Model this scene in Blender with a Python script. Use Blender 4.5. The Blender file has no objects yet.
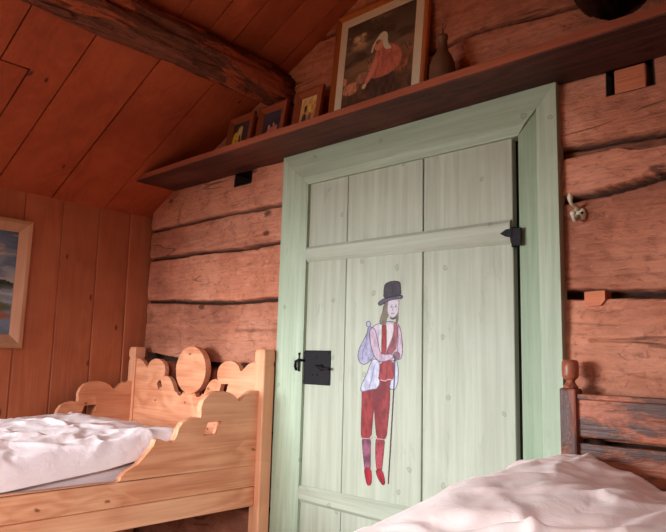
import bpy, bmesh, math, random
import numpy as np
from mathutils import Vector, Matrix

random.seed(7)
scene = bpy.context.scene
COL = scene.collection

# ------------------------------------------------------------------ camera
FPX, YAW, PITCH, ROLL = 646.04, 0.7479, 0.1465, 0.0267
CAM = np.array([1.9296, -1.9126, 0.9237])
_cy, _sy, _cp, _sp, _cr, _sr = (math.cos(YAW), math.sin(YAW), math.cos(PITCH),
                                math.sin(PITCH), math.cos(ROLL), math.sin(ROLL))
FWD = np.array([-_sy * _cp, _cy * _cp, _sp])
_r0 = np.array([_cy, _sy, 0.0])
_u0 = np.cross(_r0, FWD)
RGT = _cr * _r0 + _sr * _u0
UPV = -_sr * _r0 + _cr * _u0


def at(px, py, axis, value):
    """Where the sight line through a photo pixel meets the plane axis = value (metres)."""
    d = FWD + (px - 333.0) / FPX * RGT + (266.0 - py) / FPX * UPV
    return CAM + d * ((value - CAM[axis]) / d[axis])


cam_data = bpy.data.cameras.new('camera')
cam_data.sensor_fit = 'HORIZONTAL'
cam_data.sensor_width = 36.0
cam_data.lens = FPX / 666.0 * 36.0
cam_data.clip_start = 0.02
cam = bpy.data.objects.new('camera', cam_data)
COL.objects.link(cam)
M = Matrix.Identity(4)
for i in range(3):
    M[i][0], M[i][1], M[i][2], M[i][3] = RGT[i], UPV[i], -FWD[i], CAM[i]
cam.matrix_world = M
scene.camera = cam

# ------------------------------------------------------------------ helpers


def lin(r, g, b):
    def f(c):
        c /= 255.0
        return c / 12.92 if c <= 0.04045 else ((c + 0.055) / 1.055) ** 2.4
    return (f(r), f(g), f(b), 1.0)


def tag(o, label=None, cat=None, group=None, kind=None):
    if label:
        o['label'] = label
    if cat:
        o['category'] = cat
    if group:
        o['group'] = group
    if kind:
        o['kind'] = kind
    return o


def empty(name, loc=(0, 0, 0), rot=(0, 0, 0)):
    o = bpy.data.objects.new(name, None)
    o.empty_display_size = 0.1
    o.location = loc
    o.rotation_euler = rot
    COL.objects.link(o)
    return o


def link_mesh(name, me, mat=None, parent=None, smooth=False):
    o = bpy.data.objects.new(name, me)
    COL.objects.link(o)
    if mat is not None:
        me.materials.append(mat)
    if parent is not None:
        o.parent = parent
    if smooth:
        me.polygons.foreach_set('use_smooth', [True] * len(me.polygons))
    return o


class MB:
    """Collects shapes into one bmesh; .build links them as ONE mesh object."""

    def __init__(self):
        self.bm = bmesh.new()
        self.tl = self.bm.verts.layers.float.new('tint')

    def _paint(self, verts, tint):
        for v in verts:
            v[self.tl] = tint

    def box(self, lo, hi, bevel=0.0, tint=0.0, seg=1, rot=None, pivot=None):
        lo, hi = Vector(lo), Vector(hi)
        r = bmesh.ops.create_cube(self.bm, size=1.0)
        vs = r['verts']
        s = hi - lo
        c = (hi + lo) / 2
        for v in vs:
            v.co = Vector((v.co.x * s.x, v.co.y * s.y, v.co.z * s.z)) + c
        if bevel > 0:
            es = set()
            for v in vs:
                es.update(v.link_edges)
            rb = bmesh.ops.bevel(self.bm, geom=list(es), offset=bevel, segments=seg, affect='EDGES', profile=0.6)
            vs = [v for v in rb['verts'] if v.is_valid]
            vs = list({v for f in rb['faces'] for v in f.verts} | set(vs))
            # all verts of that island
            seen = set(vs)
            stack = list(vs)
            while stack:
                v = stack.pop()
                for e in v.link_edges:
                    w = e.other_vert(v)
                    if w not in seen:
                        seen.add(w)
                        stack.append(w)
            vs = list(seen)
        if rot is not None:
            p = Vector(pivot) if pivot is not None else c
            for v in vs:
                v.co = p + rot @ (v.co - p)
        self._paint(vs, tint)
        return vs

    def prism(self, pts, off, tint=0.0):
        """pts: list of 3D points (a planar outline), off: extrusion vector."""
        off = Vector(off)
        a = [self.bm.verts.new(Vector(p)) for p in pts]
        b = [self.bm.verts.new(Vector(p) + off) for p in pts]
        n = len(a)
        self.bm.faces.new(a)
        self.bm.faces.new(list(reversed(b)))
        for i in range(n):
            j = (i + 1) % n
            self.bm.faces.new((a[j], a[i], b[i], b[j]))
        self._paint(a + b, tint)

    def lathe(self, prof, centre, seg=24, axis='Z', tint=0.0, squash=(1, 1)):
        """prof: list of (radius, height)."""
        c = Vector(centre)
        rings = []
        for r, h in prof:
            ring = []
            for i in range(seg):
                t = 2 * math.pi * i / seg
                x, y = r * math.cos(t) * squash[0], r * math.sin(t) * squash[1]
                if axis == 'Z':
                    p = Vector((x, y, h))
                elif axis == 'Y':
                    p = Vector((x, h, y))
                else:
                    p = Vector((h, x, y))
                ring.append(self.bm.verts.new(c + p))
            rings.append(ring)
        for a, b in zip(rings, rings[1:]):
            for i in range(seg):
                j = (i + 1) % seg
                f = self.bm.faces.new((a[i], a[j], b[j], b[i]))
                f.smooth = True
        self.bm.faces.new(list(reversed(rings[0])))
        self.bm.faces.new(rings[-1])
        for r in rings:
            self._paint(r, tint)

    def tube(self, pts, radii, seg=12, tint=0.0):
        pts = [Vector(p) for p in pts]
        n = len(pts)
        if not hasattr(radii, '__len__'):
            radii = [radii] * n
        rings = []
        up = Vector((0.13, 0.21, 0.97))
        for k in range(n):
            d = (pts[min(k + 1, n - 1)] - pts[max(k - 1, 0)]).normalized()
            a = d.cross(up).normalized()
            b = d.cross(a).normalized()
            ring = []
            for i in range(seg):
                t = 2 * math.pi * i / seg
                ring.append(self.bm.verts.new(pts[k] + (a * math.cos(t) + b * math.sin(t)) * radii[k]))
            rings.append(ring)
        for a, b in zip(rings, rings[1:]):
            for i in range(seg):
                j = (i + 1) % seg
                f = self.bm.faces.new((a[i], a[j], b[j], b[i]))
                f.smooth = True
        self.bm.faces.new(list(reversed(rings[0])))
        self.bm.faces.new(rings[-1])
        for r in rings:
            self._paint(r, tint)

    def ball(self, c, r, sc=(1, 1, 1), tint=0.0):
        rr = bmesh.ops.create_uvsphere(self.bm, u_segments=16, v_segments=10, radius=r)
        for v in rr['verts']:
            v.co = Vector((v.co.x * sc[0], v.co.y * sc[1], v.co.z * sc[2])) + Vector(c)
            for f in v.link_faces:
                f.smooth = True
        self._paint(rr['verts'], tint)

    def build(self, name, mat=None, parent=None):
        bmesh.ops.recalc_face_normals(self.bm, faces=self.bm.faces[:])
        me = bpy.data.meshes.new(name)
        self.bm.to_mesh(me)
        self.bm.free()
        return link_mesh(name, me, mat, parent)


def curve_plate(name, outlines, depth, to3d, mat, parent=None, bevel=0.002, tint=0.0):
    """Flat plate cut to 2D outlines (first = outside, others = holes), depth thick; to3d maps (u, v, w) to space."""
    cu = bpy.data.curves.new(name, 'CURVE')
    cu.dimensions = '2D'
    cu.fill_mode = 'BOTH'
    cu.extrude = depth / 2 - bevel
    cu.bevel_depth = bevel
    cu.bevel_resolution = 1
    for pts in outlines:
        sp = cu.splines.new('POLY')
        sp.points.add(len(pts) - 1)
        for p, q in zip(sp.points, pts):
            p.co = (q[0], q[1], 0, 1)
        sp.use_cyclic_u = True
    tmp = bpy.data.objects.new('tmp', cu)
    COL.objects.link(tmp)
    dg = bpy.context.evaluated_depsgraph_get()
    dg.update()
    me = bpy.data.meshes.new_from_object(tmp.evaluated_get(dg))
    bpy.data.objects.remove(tmp)
    me.name = name
    for v in me.vertices:
        v.co = Vector(to3d(v.co.x, v.co.y, v.co.z))
    bm = bmesh.new()
    bm.from_mesh(me)
    tl = bm.verts.layers.float.new('tint')
    for v in bm.verts:
        v[tl] = tint
    bmesh.ops.remove_doubles(bm, verts=bm.verts[:], dist=1e-5)
    bmesh.ops.recalc_face_normals(bm, faces=bm.faces[:])
    bm.to_mesh(me)
    bm.free()
    me.materials.clear()
    o = link_mesh(name, me, mat, parent)
    for p in me.polygons:
        p.use_smooth = False
    return o


def _hash(ix, iy, seed):
    n = (ix.astype(np.int64) * 374761393 + iy.astype(np.int64) * 668265263 + seed * 974634541) & 0x7fffffff
    n = ((n ^ (n >> 13)) * 1274126177) & 0x7fffffff
    n = n ^ (n >> 16)
    return (n & 0xffff) / 65535.0


def vnoise(x, y, seed=0):
    x = np.asarray(x, float)
    y = np.asarray(y, float)
    ix, iy = np.floor(x), np.floor(y)
    fx, fy = x - ix, y - iy
    fx = fx * fx * fx * (fx * (fx * 6 - 15) + 10)
    fy = fy * fy * fy * (fy * (fy * 6 - 15) + 10)
    a = _hash(ix, iy, seed)
    b = _hash(ix + 1, iy, seed)
    c = _hash(ix, iy + 1, seed)
    d = _hash(ix + 1, iy + 1, seed)
    return (a * (1 - fx) + b * fx) * (1 - fy) + (c * (1 - fx) + d * fx) * fy


def fbm(x, y, oct=4, seed=0, gain=0.5):
    s, a, t = 0.0, 1.0, 0.0
    for k in range(oct):
        s = s + a * vnoise(x * 2 ** k + 13.7 * k, y * 2 ** k + 7.1 * k, seed + k)
        t += a
        a *= gain
    return s / t


def sstep(a, b, x):
    t = np.clip((x - a) / (b - a), 0, 1)
    return t * t * (3 - 2 * t)


def grid_mesh(name, P, attrs=None, keep=None, smooth=True, flip=False):
    """P: (n, m, 3) points; keep: (n-1, m-1) bool faces."""
    n, m = P.shape[:2]
    idx = np.arange(n * m).reshape(n, m)
    q = np.stack([idx[:-1, :-1], idx[1:, :-1], idx[1:, 1:], idx[:-1, 1:]], -1)
    q = q[keep] if keep is not None else q.reshape(-1, 4)
    if flip:
        q = q[:, ::-1]
    used = np.unique(q)
    remap = -np.ones(n * m, int)
    remap[used] = np.arange(len(used))
    q = remap[q]
    V = P.reshape(-1, 3)[used]
    me = bpy.data.meshes.new(name)
    me.vertices.add(len(V))
    me.vertices.foreach_set('co', V.astype(np.float32).ravel())
    me.loops.add(q.size)
    me.loops.foreach_set('vertex_index', q.astype(np.int32).ravel())
    me.polygons.add(len(q))
    me.polygons.foreach_set('loop_start', np.arange(0, q.size, 4, dtype=np.int32))
    me.polygons.foreach_set('loop_total', np.full(len(q), 4, dtype=np.int32))
    me.polygons.foreach_set('use_smooth', np.full(len(q), smooth))
    for k, v in (attrs or {}).items():
        if v.ndim == 3:
            a = me.attributes.new(k, 'FLOAT_COLOR', 'POINT')
            a.data.foreach_set('color', v.reshape(-1, 4)[used].astype(np.float32).ravel())
        else:
            a = me.attributes.new(k, 'FLOAT', 'POINT')
            a.data.foreach_set('value', v.ravel()[used].astype(np.float32))
    me.update(calc_edges=True)
    return me

# ------------------------------------------------------------------ materials


class NT:
    def __init__(self, name):
        self.m = bpy.data.materials.new(name)
        self.m.use_nodes = True
        self.t = self.m.node_tree
        self.t.nodes.clear()
        self.out = self.n('ShaderNodeOutputMaterial')
        self.bsdf = self.n('ShaderNodeBsdfPrincipled')
        self.t.links.new(self.bsdf.outputs[0], self.out.inputs[0])

    def n(self, kind, **kw):
        nd = self.t.nodes.new(kind)
        for k, v in kw.items():
            setattr(nd, k, v)
        return nd

    def set(self, sock, v):
        if hasattr(v, 'is_output') or isinstance(v, bpy.types.NodeSocket):
            self.t.links.new(v, sock)
        else:
            sock.default_value = v

    def math(self, op, a, b=0.0, c=None, clamp=False):
        nd = self.n('ShaderNodeMath', operation=op, use_clamp=clamp)
        self.set(nd.inputs[0], a)
        self.set(nd.inputs[1], b)
        if c is not None:
            self.set(nd.inputs[2], c)
        return nd.outputs[0]

    def vmath(self, op, a, b):
        nd = self.n('ShaderNodeVectorMath', operation=op)
        self.set(nd.inputs[0], a)
        self.set(nd.inputs[1], b)
        return nd.outputs[0]

    def coords(self):
        return self.n('ShaderNodeTexCoord').outputs['Object']

    def attr(self, name):
        return self.n('ShaderNodeAttribute', attribute_name=name)

    def noise(self, vec, scale, detail=4, rough=0.55, dist=0.0):
        nd = self.n('ShaderNodeTexNoise')
        self.set(nd.inputs['Vector'], vec)
        nd.inputs['Scale'].default_value = scale
        nd.inputs['Detail'].default_value = detail
        nd.inputs['Roughness'].default_value = rough
        nd.inputs['Distortion'].default_value = dist
        return nd.outputs[0]

    def voronoi(self, vec, scale, rand=1.0, plane=(0, 2)):
        sp = self.n('ShaderNodeSeparateXYZ')
        self.set(sp.inputs[0], vec)
        cb = self.n('ShaderNodeCombineXYZ')
        self.set(cb.inputs[0], sp.outputs[plane[0]])
        self.set(cb.inputs[1], sp.outputs[plane[1]])
        nd = self.n('ShaderNodeTexVoronoi', voronoi_dimensions='2D')
        self.set(nd.inputs['Vector'], cb.outputs[0])
        nd.inputs['Scale'].default_value = scale
        nd.inputs['Randomness'].default_value = rand
        return nd.outputs['Distance'], nd.outputs['Color']

    def mrange(self, v, a, b, c=0.0, d=1.0, smooth=True):
        nd = self.n('ShaderNodeMapRange', interpolation_type='SMOOTHSTEP' if smooth else 'LINEAR')
        self.set(nd.inputs[0], v)
        for i, x in enumerate((a, b, c, d)):
            nd.inputs[i + 1].default_value = x
        return nd.outputs[0]

    def mix(self, fac, a, b, blend='MIX'):
        nd = self.n('ShaderNodeMix', data_type='RGBA', blend_type=blend)
        self.set(nd.inputs[0], fac)
        self.set(nd.inputs[6], a)
        self.set(nd.inputs[7], b)
        return nd.outputs[2]

    def bump(self, h, strength=0.3, dist=0.01, normal=None):
        nd = self.n('ShaderNodeBump')
        nd.inputs['Strength'].default_value = strength
        nd.inputs['Distance'].default_value = dist
        self.set(nd.inputs['Height'], h)
        if normal is not None:
            self.set(nd.inputs['Normal'], normal)
        return nd.outputs[0]

    def finish(self, col, rough=0.6, normal=None, spec=0.3, metal=0.0):
        self.set(self.bsdf.inputs['Base Color'], col)
        self.set(self.bsdf.inputs['Roughness'], rough)
        self.bsdf.inputs['Specular IOR Level'].default_value = spec
        self.bsdf.inputs['Metallic'].default_value = metal
        if normal is not None:
            self.set(self.bsdf.inputs['Normal'], normal)
        return self.m


def wood(name, base, dark, light, axis=0, freq=1.0, knots=1.0, grain=0.5, rough=0.55, bump=0.25,
         blotch=0.35, knot_col=None, patch=None, cracks=0.0, tintamt=0.35, spec=0.25, hewn=0.0, plane=(0, 2), ks=1.0):
    """Timber: cathedral grain from stretched noise contours, knots that bend it, streaks, blotches."""
    t = NT(name)
    P = t.coords()
    tint = t.attr('tint').outputs['Fac']
    cmb = t.n('ShaderNodeCombineXYZ')
    for i, k in enumerate((11.3, 7.7, 5.1)):
        t.set(cmb.inputs[i], t.math('MULTIPLY', tint, k))
    P2 = t.vmath('ADD', P, cmb.outputs[0])
    st = [9.0, 9.0, 9.0]
    st[axis] = 0.9
    S = t.vmath('MULTIPLY', P2, tuple(st))
    kst = [6.0, 6.0, 6.0]
    kst[axis] = 3.2
    nv_ = t.n('ShaderNodeTexNoise')
    t.set(nv_.inputs['Vector'], P2)
    nv_.inputs['Scale'].default_value = 22.0
    KV = t.vmath('ADD', t.vmath('MULTIPLY', P2, tuple(kst)), t.vmath('MULTIPLY', nv_.outputs['Color'], (0.11, 0.11, 0.11)))
    d, c = t.voronoi(KV, 1.0 * freq, 1.0, plane)
    sep = t.n('ShaderNodeSeparateColor')
    t.set(sep.inputs[0], c)
    on = t.mrange(sep.outputs[0], 1.0 - 0.42 * knots, 1.0 - 0.36 * knots) if knots > 0 else 0.0
    kn = t.math('MULTIPLY', t.mrange(d, 0.062 * ks, 0.025 * ks), on)
    kf = t.math('MULTIPLY', t.mrange(d, 0.65, 0.0), on)
    low = t.noise(S, 0.55 * freq, 2.0, 0.5, 0.15)
    field = t.math('ADD', t.math('MULTIPLY', low, 46.0), t.math('MULTIPLY', kf, 7.0))
    rings = t.math('MULTIPLY_ADD', t.math('SINE', field), 0.5, 0.5)
    st2 = [60.0, 60.0, 60.0]
    st2[axis] = 2.2
    streak = t.noise(t.vmath('MULTIPLY', P2, tuple(st2)), 1.2 * freq, 4.0, 0.6)
    big = t.noise(P2, 2.6, 3.0, 0.55)
    g = t.math('ADD', t.math('MULTIPLY', rings, 0.45), t.math('MULTIPLY', t.mrange(streak, 0.3, 0.7), 0.55))
    col = t.mix(t.math('MULTIPLY', t.math('SUBTRACT', 1.0, g), grain, clamp=True), base, dark)
    col = t.mix(t.math('MULTIPLY', t.mrange(big, 0.42, 0.72), blotch, clamp=True), col, light)
    col = t.mix(t.math('MULTIPLY', t.mrange(big, 0.55, 0.25), blotch, clamp=True), col, dark)
    h = t.math('ADD', t.math('MULTIPLY', g, 0.6), t.math('MULTIPLY', t.noise(P2, 40.0, 4.0, 0.6), 0.4))
    if patch is not None:
        pc, sc, lo, hi = patch
        pst = [5.0, 5.0, 5.0]
        pst[axis] = 1.5
        pn = t.noise(t.vmath('MULTIPLY', P2, tuple(pst)), sc, 6.0, 0.68, 0.6)
        pf = t.mrange(pn, lo, hi)
        col = t.mix(pf, col, pc)
        h = t.math('ADD', h, t.math('MULTIPLY', pf, 0.5))
    kc = knot_col if knot_col is not None else dark
    col = t.mix(t.math('MULTIPLY', kn, 0.75), col, kc)
    if cracks > 0:
        cst = [7.0, 7.0, 7.0]
        cst[axis] = 0.7
        cn = t.noise(t.vmath('MULTIPLY', P2, tuple(cst)), 1.0, 2.0, 0.5, 0.3)
        cl = t.mrange(t.math('ABSOLUTE', t.math('SUBTRACT', cn, 0.5)), 0.007, 0.0)
        cm = t.math('MULTIPLY', cl, t.mrange(t.noise(P2, 4.1, 2.0), 0.5, 0.62))
        sn = t.mrange(t.noise(t.vmath('MULTIPLY', P2, tuple([x * 4 for x in cst])), 1.0, 4.0, 0.65, 1.2), 0.62, 0.72)
        cm = t.math('ADD', cm, t.math('MULTIPLY', sn, 0.45), clamp=True)
        col = t.mix(t.math('MULTIPLY', cm, cracks), col, kc)
        h = t.math('SUBTRACT', h, t.math('MULTIPLY', cm, 1.4))
    if hewn > 0:
        fst = [55.0, 55.0, 55.0]
        fst[axis] = 26.0
        fn = t.noise(t.vmath('MULTIPLY', P2, tuple(fst)), 1.0, 5.0, 0.7, 0.8)
        col = t.mix(t.mrange(fn, 0.52, 0.74, 0.0, 0.6), col, dark)
        col = t.mix(t.mrange(fn, 0.44, 0.26, 0.0, 0.55), col, light)
        mt_ = t.noise(P2, 9.0, 5.0, 0.65, 0.8)
        col = t.mix(t.mrange(mt_, 0.52, 0.7, 0.0, 0.5), col, dark)
        h = t.math('SUBTRACT', h, t.math('MULTIPLY', t.mrange(fn, 0.5, 0.72), 0.5))
        hv = t.vmath('MULTIPLY', P2, (9.0, 9.0, 16.0))
        hn = t.noise(hv, 1.0, 3.0, 0.55, 0.6)
        h = t.math('ADD', h, t.math('MULTIPLY', hn, hewn))
    # per-board brightness
    br = t.math('MULTIPLY_ADD', t.math('FRACT', t.math('MULTIPLY', tint, 3.77)), tintamt, 1.0 - tintamt * 0.5)
    hsv = t.n('ShaderNodeHueSaturation')
    t.set(hsv.inputs['Value'], br)
    t.set(hsv.inputs['Color'], col)
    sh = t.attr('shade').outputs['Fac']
    col = t.mix(sh, hsv.outputs[0], (0.012, 0.007, 0.005, 1))  # gap fill and recess shade mixed into the base colour
    nrm = t.bump(h, bump, 0.012)
    rr = t.math('ADD', rough, t.math('MULTIPLY', t.math('SUBTRACT', streak, 0.5), 0.25))
    return t.finish(col, rr, nrm, spec)


def painted(name, base, pale, worn, axis=2, rough=0.5, wear=0.5):
    """Old distemper paint over boards: brushed streaks, ghost knots, worn patches."""
    t = NT(name)
    P = t.coords()
    tint = t.attr('tint').outputs['Fac']
    cmb = t.n('ShaderNodeCombineXYZ')
    for i, k in enumerate((11.3, 7.7, 5.1)):
        t.set(cmb.inputs[i], t.math('MULTIPLY', tint, k))
    P2 = t.vmath('ADD', P, cmb.outputs[0])
    st = [42.0, 42.0, 42.0]
    st[axis] = 1.7
    streak = t.noise(t.vmath('MULTIPLY', P2, tuple(st)), 1.0, 5.0, 0.62, 0.3)
    big = t.noise(P2, 3.2, 4.0, 0.6)
    col = t.mix(t.mrange(streak, 0.3, 0.75), base, pale)
    col = t.mix(t.math('MULTIPLY', t.mrange(big, 0.5, 0.78), 0.55), col, pale)
    st2 = [9.0, 9.0, 9.0]
    st2[axis] = 2.4
    wn = t.noise(t.vmath('MULTIPLY', P2, tuple(st2)), 1.3, 6.0, 0.7, 0.5)
    wf = t.math('MULTIPLY', t.mrange(wn, 0.58, 0.72), wear)
    col = t.mix(wf, col, worn)
    kst = [5.5, 5.5, 5.5]
    kst[axis] = 5.0
    nv_ = t.n('ShaderNodeTexNoise')
    t.set(nv_.inputs['Vector'], P2)
    nv_.inputs['Scale'].default_value = 30.0
    d, c = t.voronoi(t.vmath('ADD', t.vmath('MULTIPLY', P2, tuple(kst)), t.vmath('MULTIPLY', nv_.outputs['Color'], (0.12, 0.12, 0.12))), 1.0)
    sep = t.n('ShaderNodeSeparateColor')
    t.set(sep.inputs[0], c)
    on = t.mrange(sep.outputs[0], 0.45, 0.5)
    ring = t.math('MULTIPLY', t.mrange(t.math('ABSOLUTE', t.math('SUBTRACT', d, 0.042)), 0.016, 0.0), on)
    kn = t.math('MULTIPLY', t.mrange(d, 0.05, 0.01), on)
    col = t.mix(t.math('ADD', t.math('MULTIPLY', ring, 0.55), t.math('MULTIPLY', kn, 0.4)), col, worn)
    hl = t.noise(t.vmath('MULTIPLY', P2, tuple([x * 2.2 for x in st])), 1.0, 3.0, 0.6)
    col = t.mix(t.mrange(hl, 0.68, 0.8, 0, 0.35), col, worn)
    h = t.math('ADD', streak, t.math('MULTIPLY', t.noise(P2, 60.0, 3.0), 0.25))
    return t.finish(col, rough, t.bump(h, 0.22, 0.006), 0.3)


def cloth(name, col1, col2, rough=0.85, weave=0.12):
    t = NT(name)
    P = t.coords()
    n1 = t.noise(P, 5.0, 4.0, 0.6, 0.5)
    c = t.mix(t.mrange(n1, 0.35, 0.7), col1, col2)
    n2 = t.noise(P, 16.0, 3.0, 0.55, 1.0)
    n3 = t.noise(P, 500.0, 2.0, 0.5)
    b = t.bump(n2, 0.3, 0.012)
    b = t.bump(n3, weave, 0.002, b)
    m = t.finish(c, rough, b, 0.15)
    t.bsdf.inputs['Sheen Weight'].default_value = 0.25
    t.bsdf.inputs['Sheen Roughness'].default_value = 0.5
    return m


def vcol(name, rough=0.6, spec=0.2, alpha=False, coat=0.0):
    t = NT(name)
    a = t.attr('paint')
    P = t.coords()
    n = t.noise(P, 160.0, 3.0, 0.6)
    col = t.mix(t.mrange(n, 0.35, 0.7, 0.0, 0.16), a.outputs['Color'], (0.02, 0.015, 0.015, 1))
    m = t.finish(col, rough, None, spec)
    t.bsdf.inputs['Coat Weight'].default_value = coat
    t.bsdf.inputs['Coat Roughness'].default_value = 0.08
    if alpha:
        n2 = t.noise(P, 45.0, 4.0, 0.65)
        t.set(t.bsdf.inputs['Alpha'], t.math('MULTIPLY', a.outputs['Alpha'], t.mrange(n2, 0.2, 0.55, 0.72, 1.0)))
    return m


def plain(name, col, rough=0.5, metal=0.0, spec=0.4, var=0.25, bump=0.2, scale=60.0, dark=None):
    t = NT(name)
    P = t.coords()
    n = t.noise(P, scale, 4.0, 0.6)
    dk = dark if dark is not None else tuple([x * 0.45 for x in col[:3]] + [1])
    c = t.mix(t.mrange(n, 0.35, 0.75, 0.0, var), col, dk)
    return t.finish(c, rough, t.bump(n, bump, 0.004), spec, metal)


MAT = {}
MAT['log'] = wood('hewn_log_timber', lin(212, 140, 110), lin(138, 84, 66), lin(226, 164, 136), axis=0, knots=0.7, grain=0.45,
                  rough=0.72, bump=0.5, blotch=0.55, knot_col=lin(66, 34, 28), cracks=0.6, tintamt=0.3, hewn=1.6, ks=1.7)
MAT['ceiling'] = wood('ceiling_board_wood', lin(184, 90, 54), lin(130, 56, 32), lin(196, 104, 66), axis=0, knots=0.55, grain=0.42,
                      rough=0.6, bump=0.2, blotch=0.5, knot_col=lin(56, 22, 16), tintamt=0.22, plane=(0, 1))
MAT['panel'] = wood('wall_panel_wood', lin(188, 112, 78), lin(150, 80, 54), lin(200, 128, 92), axis=2, knots=0.55, grain=0.4,
                    rough=0.5, bump=0.15, blotch=0.4, knot_col=lin(88, 38, 24), tintamt=0.14, plane=(1, 2))
MAT['panel_pale'] = wood('pale_panel_wood', lin(206, 176, 138), lin(176, 140, 100), lin(216, 190, 154), axis=2, knots=0.5, grain=0.4, rough=0.5)
MAT['beam'] = wood('peeled_beam_wood', lin(140, 80, 60), lin(76, 44, 36), lin(156, 96, 72), axis=1, knots=0.9, grain=0.7, rough=0.55,
                   bump=0.9, blotch=0.5, knot_col=lin(26, 14, 12), patch=(lin(188, 98, 64), 1.6, 0.52, 0.57), cracks=0.5, hewn=1.2, plane=(1, 2))
MAT['beam_dark'] = wood('dark_log_wood', lin(70, 44, 32), lin(34, 22, 17), lin(84, 54, 40), axis=1, knots=0.4, grain=0.6, rough=0.6, bump=0.6, hewn=1.0, plane=(1, 2))  # darker brown log wood for the second beam
MAT['shelf'] = wood('old_shelf_wood', lin(118, 70, 58), lin(52, 30, 26), lin(140, 88, 72), axis=0, knots=0.4, grain=0.85, rough=0.6,
                    bump=0.5, blotch=0.5, cracks=0.5, knot_col=lin(44, 22, 18), plane=(0, 1))
MAT['shelf_edge'] = wood('sawn_shelf_edge_wood', lin(190, 112, 84), lin(132, 70, 52), lin(204, 126, 96), axis=0, knots=0.2, grain=0.4)
MAT['pine'] = wood('waxed_pine', lin(238, 176, 138), lin(196, 118, 82), lin(244, 196, 162), axis=1, knots=0.9, grain=0.8, rough=0.42, plane=(1, 2), freq=1.4,
                   bump=0.12, blotch=0.35, knot_col=lin(120, 58, 34), tintamt=0.1, spec=0.35)
MAT['pine_x'] = wood('waxed_pine_headboard', lin(238, 176, 138), lin(196, 118, 82), lin(244, 196, 162), axis=0, knots=0.9, grain=0.8, freq=1.4,
                     rough=0.42, bump=0.12, blotch=0.35, knot_col=lin(120, 58, 34), tintamt=0.1, spec=0.35)
MAT['pine_z'] = wood('waxed_pine_post', lin(238, 176, 138), lin(196, 118, 82), lin(244, 196, 162), axis=2, knots=0.6, grain=0.4,
                     rough=0.42, bump=0.12, blotch=0.3, knot_col=lin(120, 58, 34), tintamt=0.1, spec=0.35)
MAT['worn'] = wood('worn_painted_bed_wood', lin(178, 102, 70), lin(126, 66, 46), lin(190, 116, 82), axis=0, knots=0.6, grain=0.5,
                   rough=0.45, bump=0.3, blotch=0.3, patch=(lin(88, 58, 50), 2.6, 0.42, 0.58), knot_col=lin(80, 40, 30), spec=0.4)
MAT['worn_z'] = wood('worn_painted_post_wood', lin(168, 92, 64), lin(116, 60, 44), lin(180, 106, 76), axis=2, knots=0.3, grain=0.5,
                     rough=0.45, bump=0.3, blotch=0.3, patch=(lin(92, 58, 50), 2.6, 0.42, 0.58), spec=0.4)
MAT['peg'] = wood('cut_peg_wood', lin(204, 124, 88), lin(160, 84, 56), lin(216, 138, 100), axis=0, knots=0.0, grain=0.35)
MAT['floor'] = wood('floor_board_wood', lin(170, 132, 96), lin(120, 86, 58), lin(186, 150, 114), axis=1, knots=0.6, grain=0.5, rough=0.5)
MAT['door'] = painted('door_green_paint', lin(164, 167, 150), lin(182, 187, 170), lin(124, 127, 111), wear=0.35)
MAT['casing'] = painted('casing_green_paint', lin(158, 172, 148), lin(182, 194, 172), lin(116, 128, 108), wear=0.4)
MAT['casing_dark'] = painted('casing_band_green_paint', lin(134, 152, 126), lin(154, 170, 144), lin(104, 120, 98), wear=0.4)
MAT['casing_x'] = painted('head_casing_green_paint', lin(150, 164, 142), lin(172, 184, 163), lin(116, 128, 108), axis=0, wear=0.4)
MAT['iron'] = plain('black_wrought_iron', lin(30, 25, 30), 0.6, 0.0, 0.25, 0.5, 0.5, 90.0)
MAT['hook'] = plain('cream_enamel', lin(214, 206, 184), 0.3, 0.0, 0.5, 0.2, 0.15, 60.0, lin(140, 126, 104))
MAT['screw'] = plain('dark_screw_steel', lin(60, 52, 48), 0.4, 0.7)
MAT['duvet_white'] = cloth('white_cotton', lin(246, 230, 231), lin(240, 221, 223))
MAT['sheet'] = cloth('white_sheet_cotton', lin(238, 214, 212), lin(228, 202, 200))
MAT['duvet_pink'] = cloth('pale_pink_cotton', lin(250, 234, 230), lin(247, 225, 220))
MAT['bottle'] = plain('brown_stoneware', lin(122, 88, 64), 0.45, 0.0, 0.4, 0.35, 0.1, 30.0)
MAT['stem'] = plain('dried_stem', lin(92, 60, 44), 0.8)
MAT['frame_oak'] = wood('gilded_oak_frame', lin(186, 104, 48), lin(128, 64, 30), lin(200, 124, 64), axis=2, knots=0.0, grain=0.4, rough=0.35, bump=0.1, spec=0.5)
MAT['frame_oak_x'] = wood('gilded_oak_frame_rail', lin(186, 104, 48), lin(128, 64, 30), lin(200, 124, 64), axis=0, knots=0.0, grain=0.4, rough=0.35, bump=0.1, spec=0.5)
MAT['frame_brown'] = wood('brown_frame_wood', lin(168, 92, 58), lin(116, 58, 38), lin(184, 106, 68), axis=0, knots=0.0, grain=0.45, rough=0.4, bump=0.1, spec=0.4)
MAT['frame_pale'] = wood('limed_frame_wood', lin(206, 158, 128), lin(176, 122, 92), lin(216, 172, 144), axis=2, knots=0.0, grain=0.4, rough=0.5, bump=0.15)
MAT['gilt'] = plain('gilt_edge', lin(196, 150, 84), 0.4, 0.3, 0.5)
MAT['mat'] = plain('ivory_mount_card', lin(226, 214, 188), 0.7, 0, 0.2, 0.05, 0.02)
MAT['backing'] = plain('dark_backing_board', lin(40, 26, 20), 0.8)
MAT['print'] = vcol('print_paper', 0.35, 0.3, coat=0.3)
MAT['canvas'] = vcol('oil_on_canvas', 0.5, 0.3)
MAT['figure'] = vcol('figure_oil_paint', 0.5, 0.3, alpha=True)

# ------------------------------------------------------------------ room shell
XL, XR, YF, XA = -1.25, 2.33, -3.5, 0.54
SL = 0.48


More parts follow.
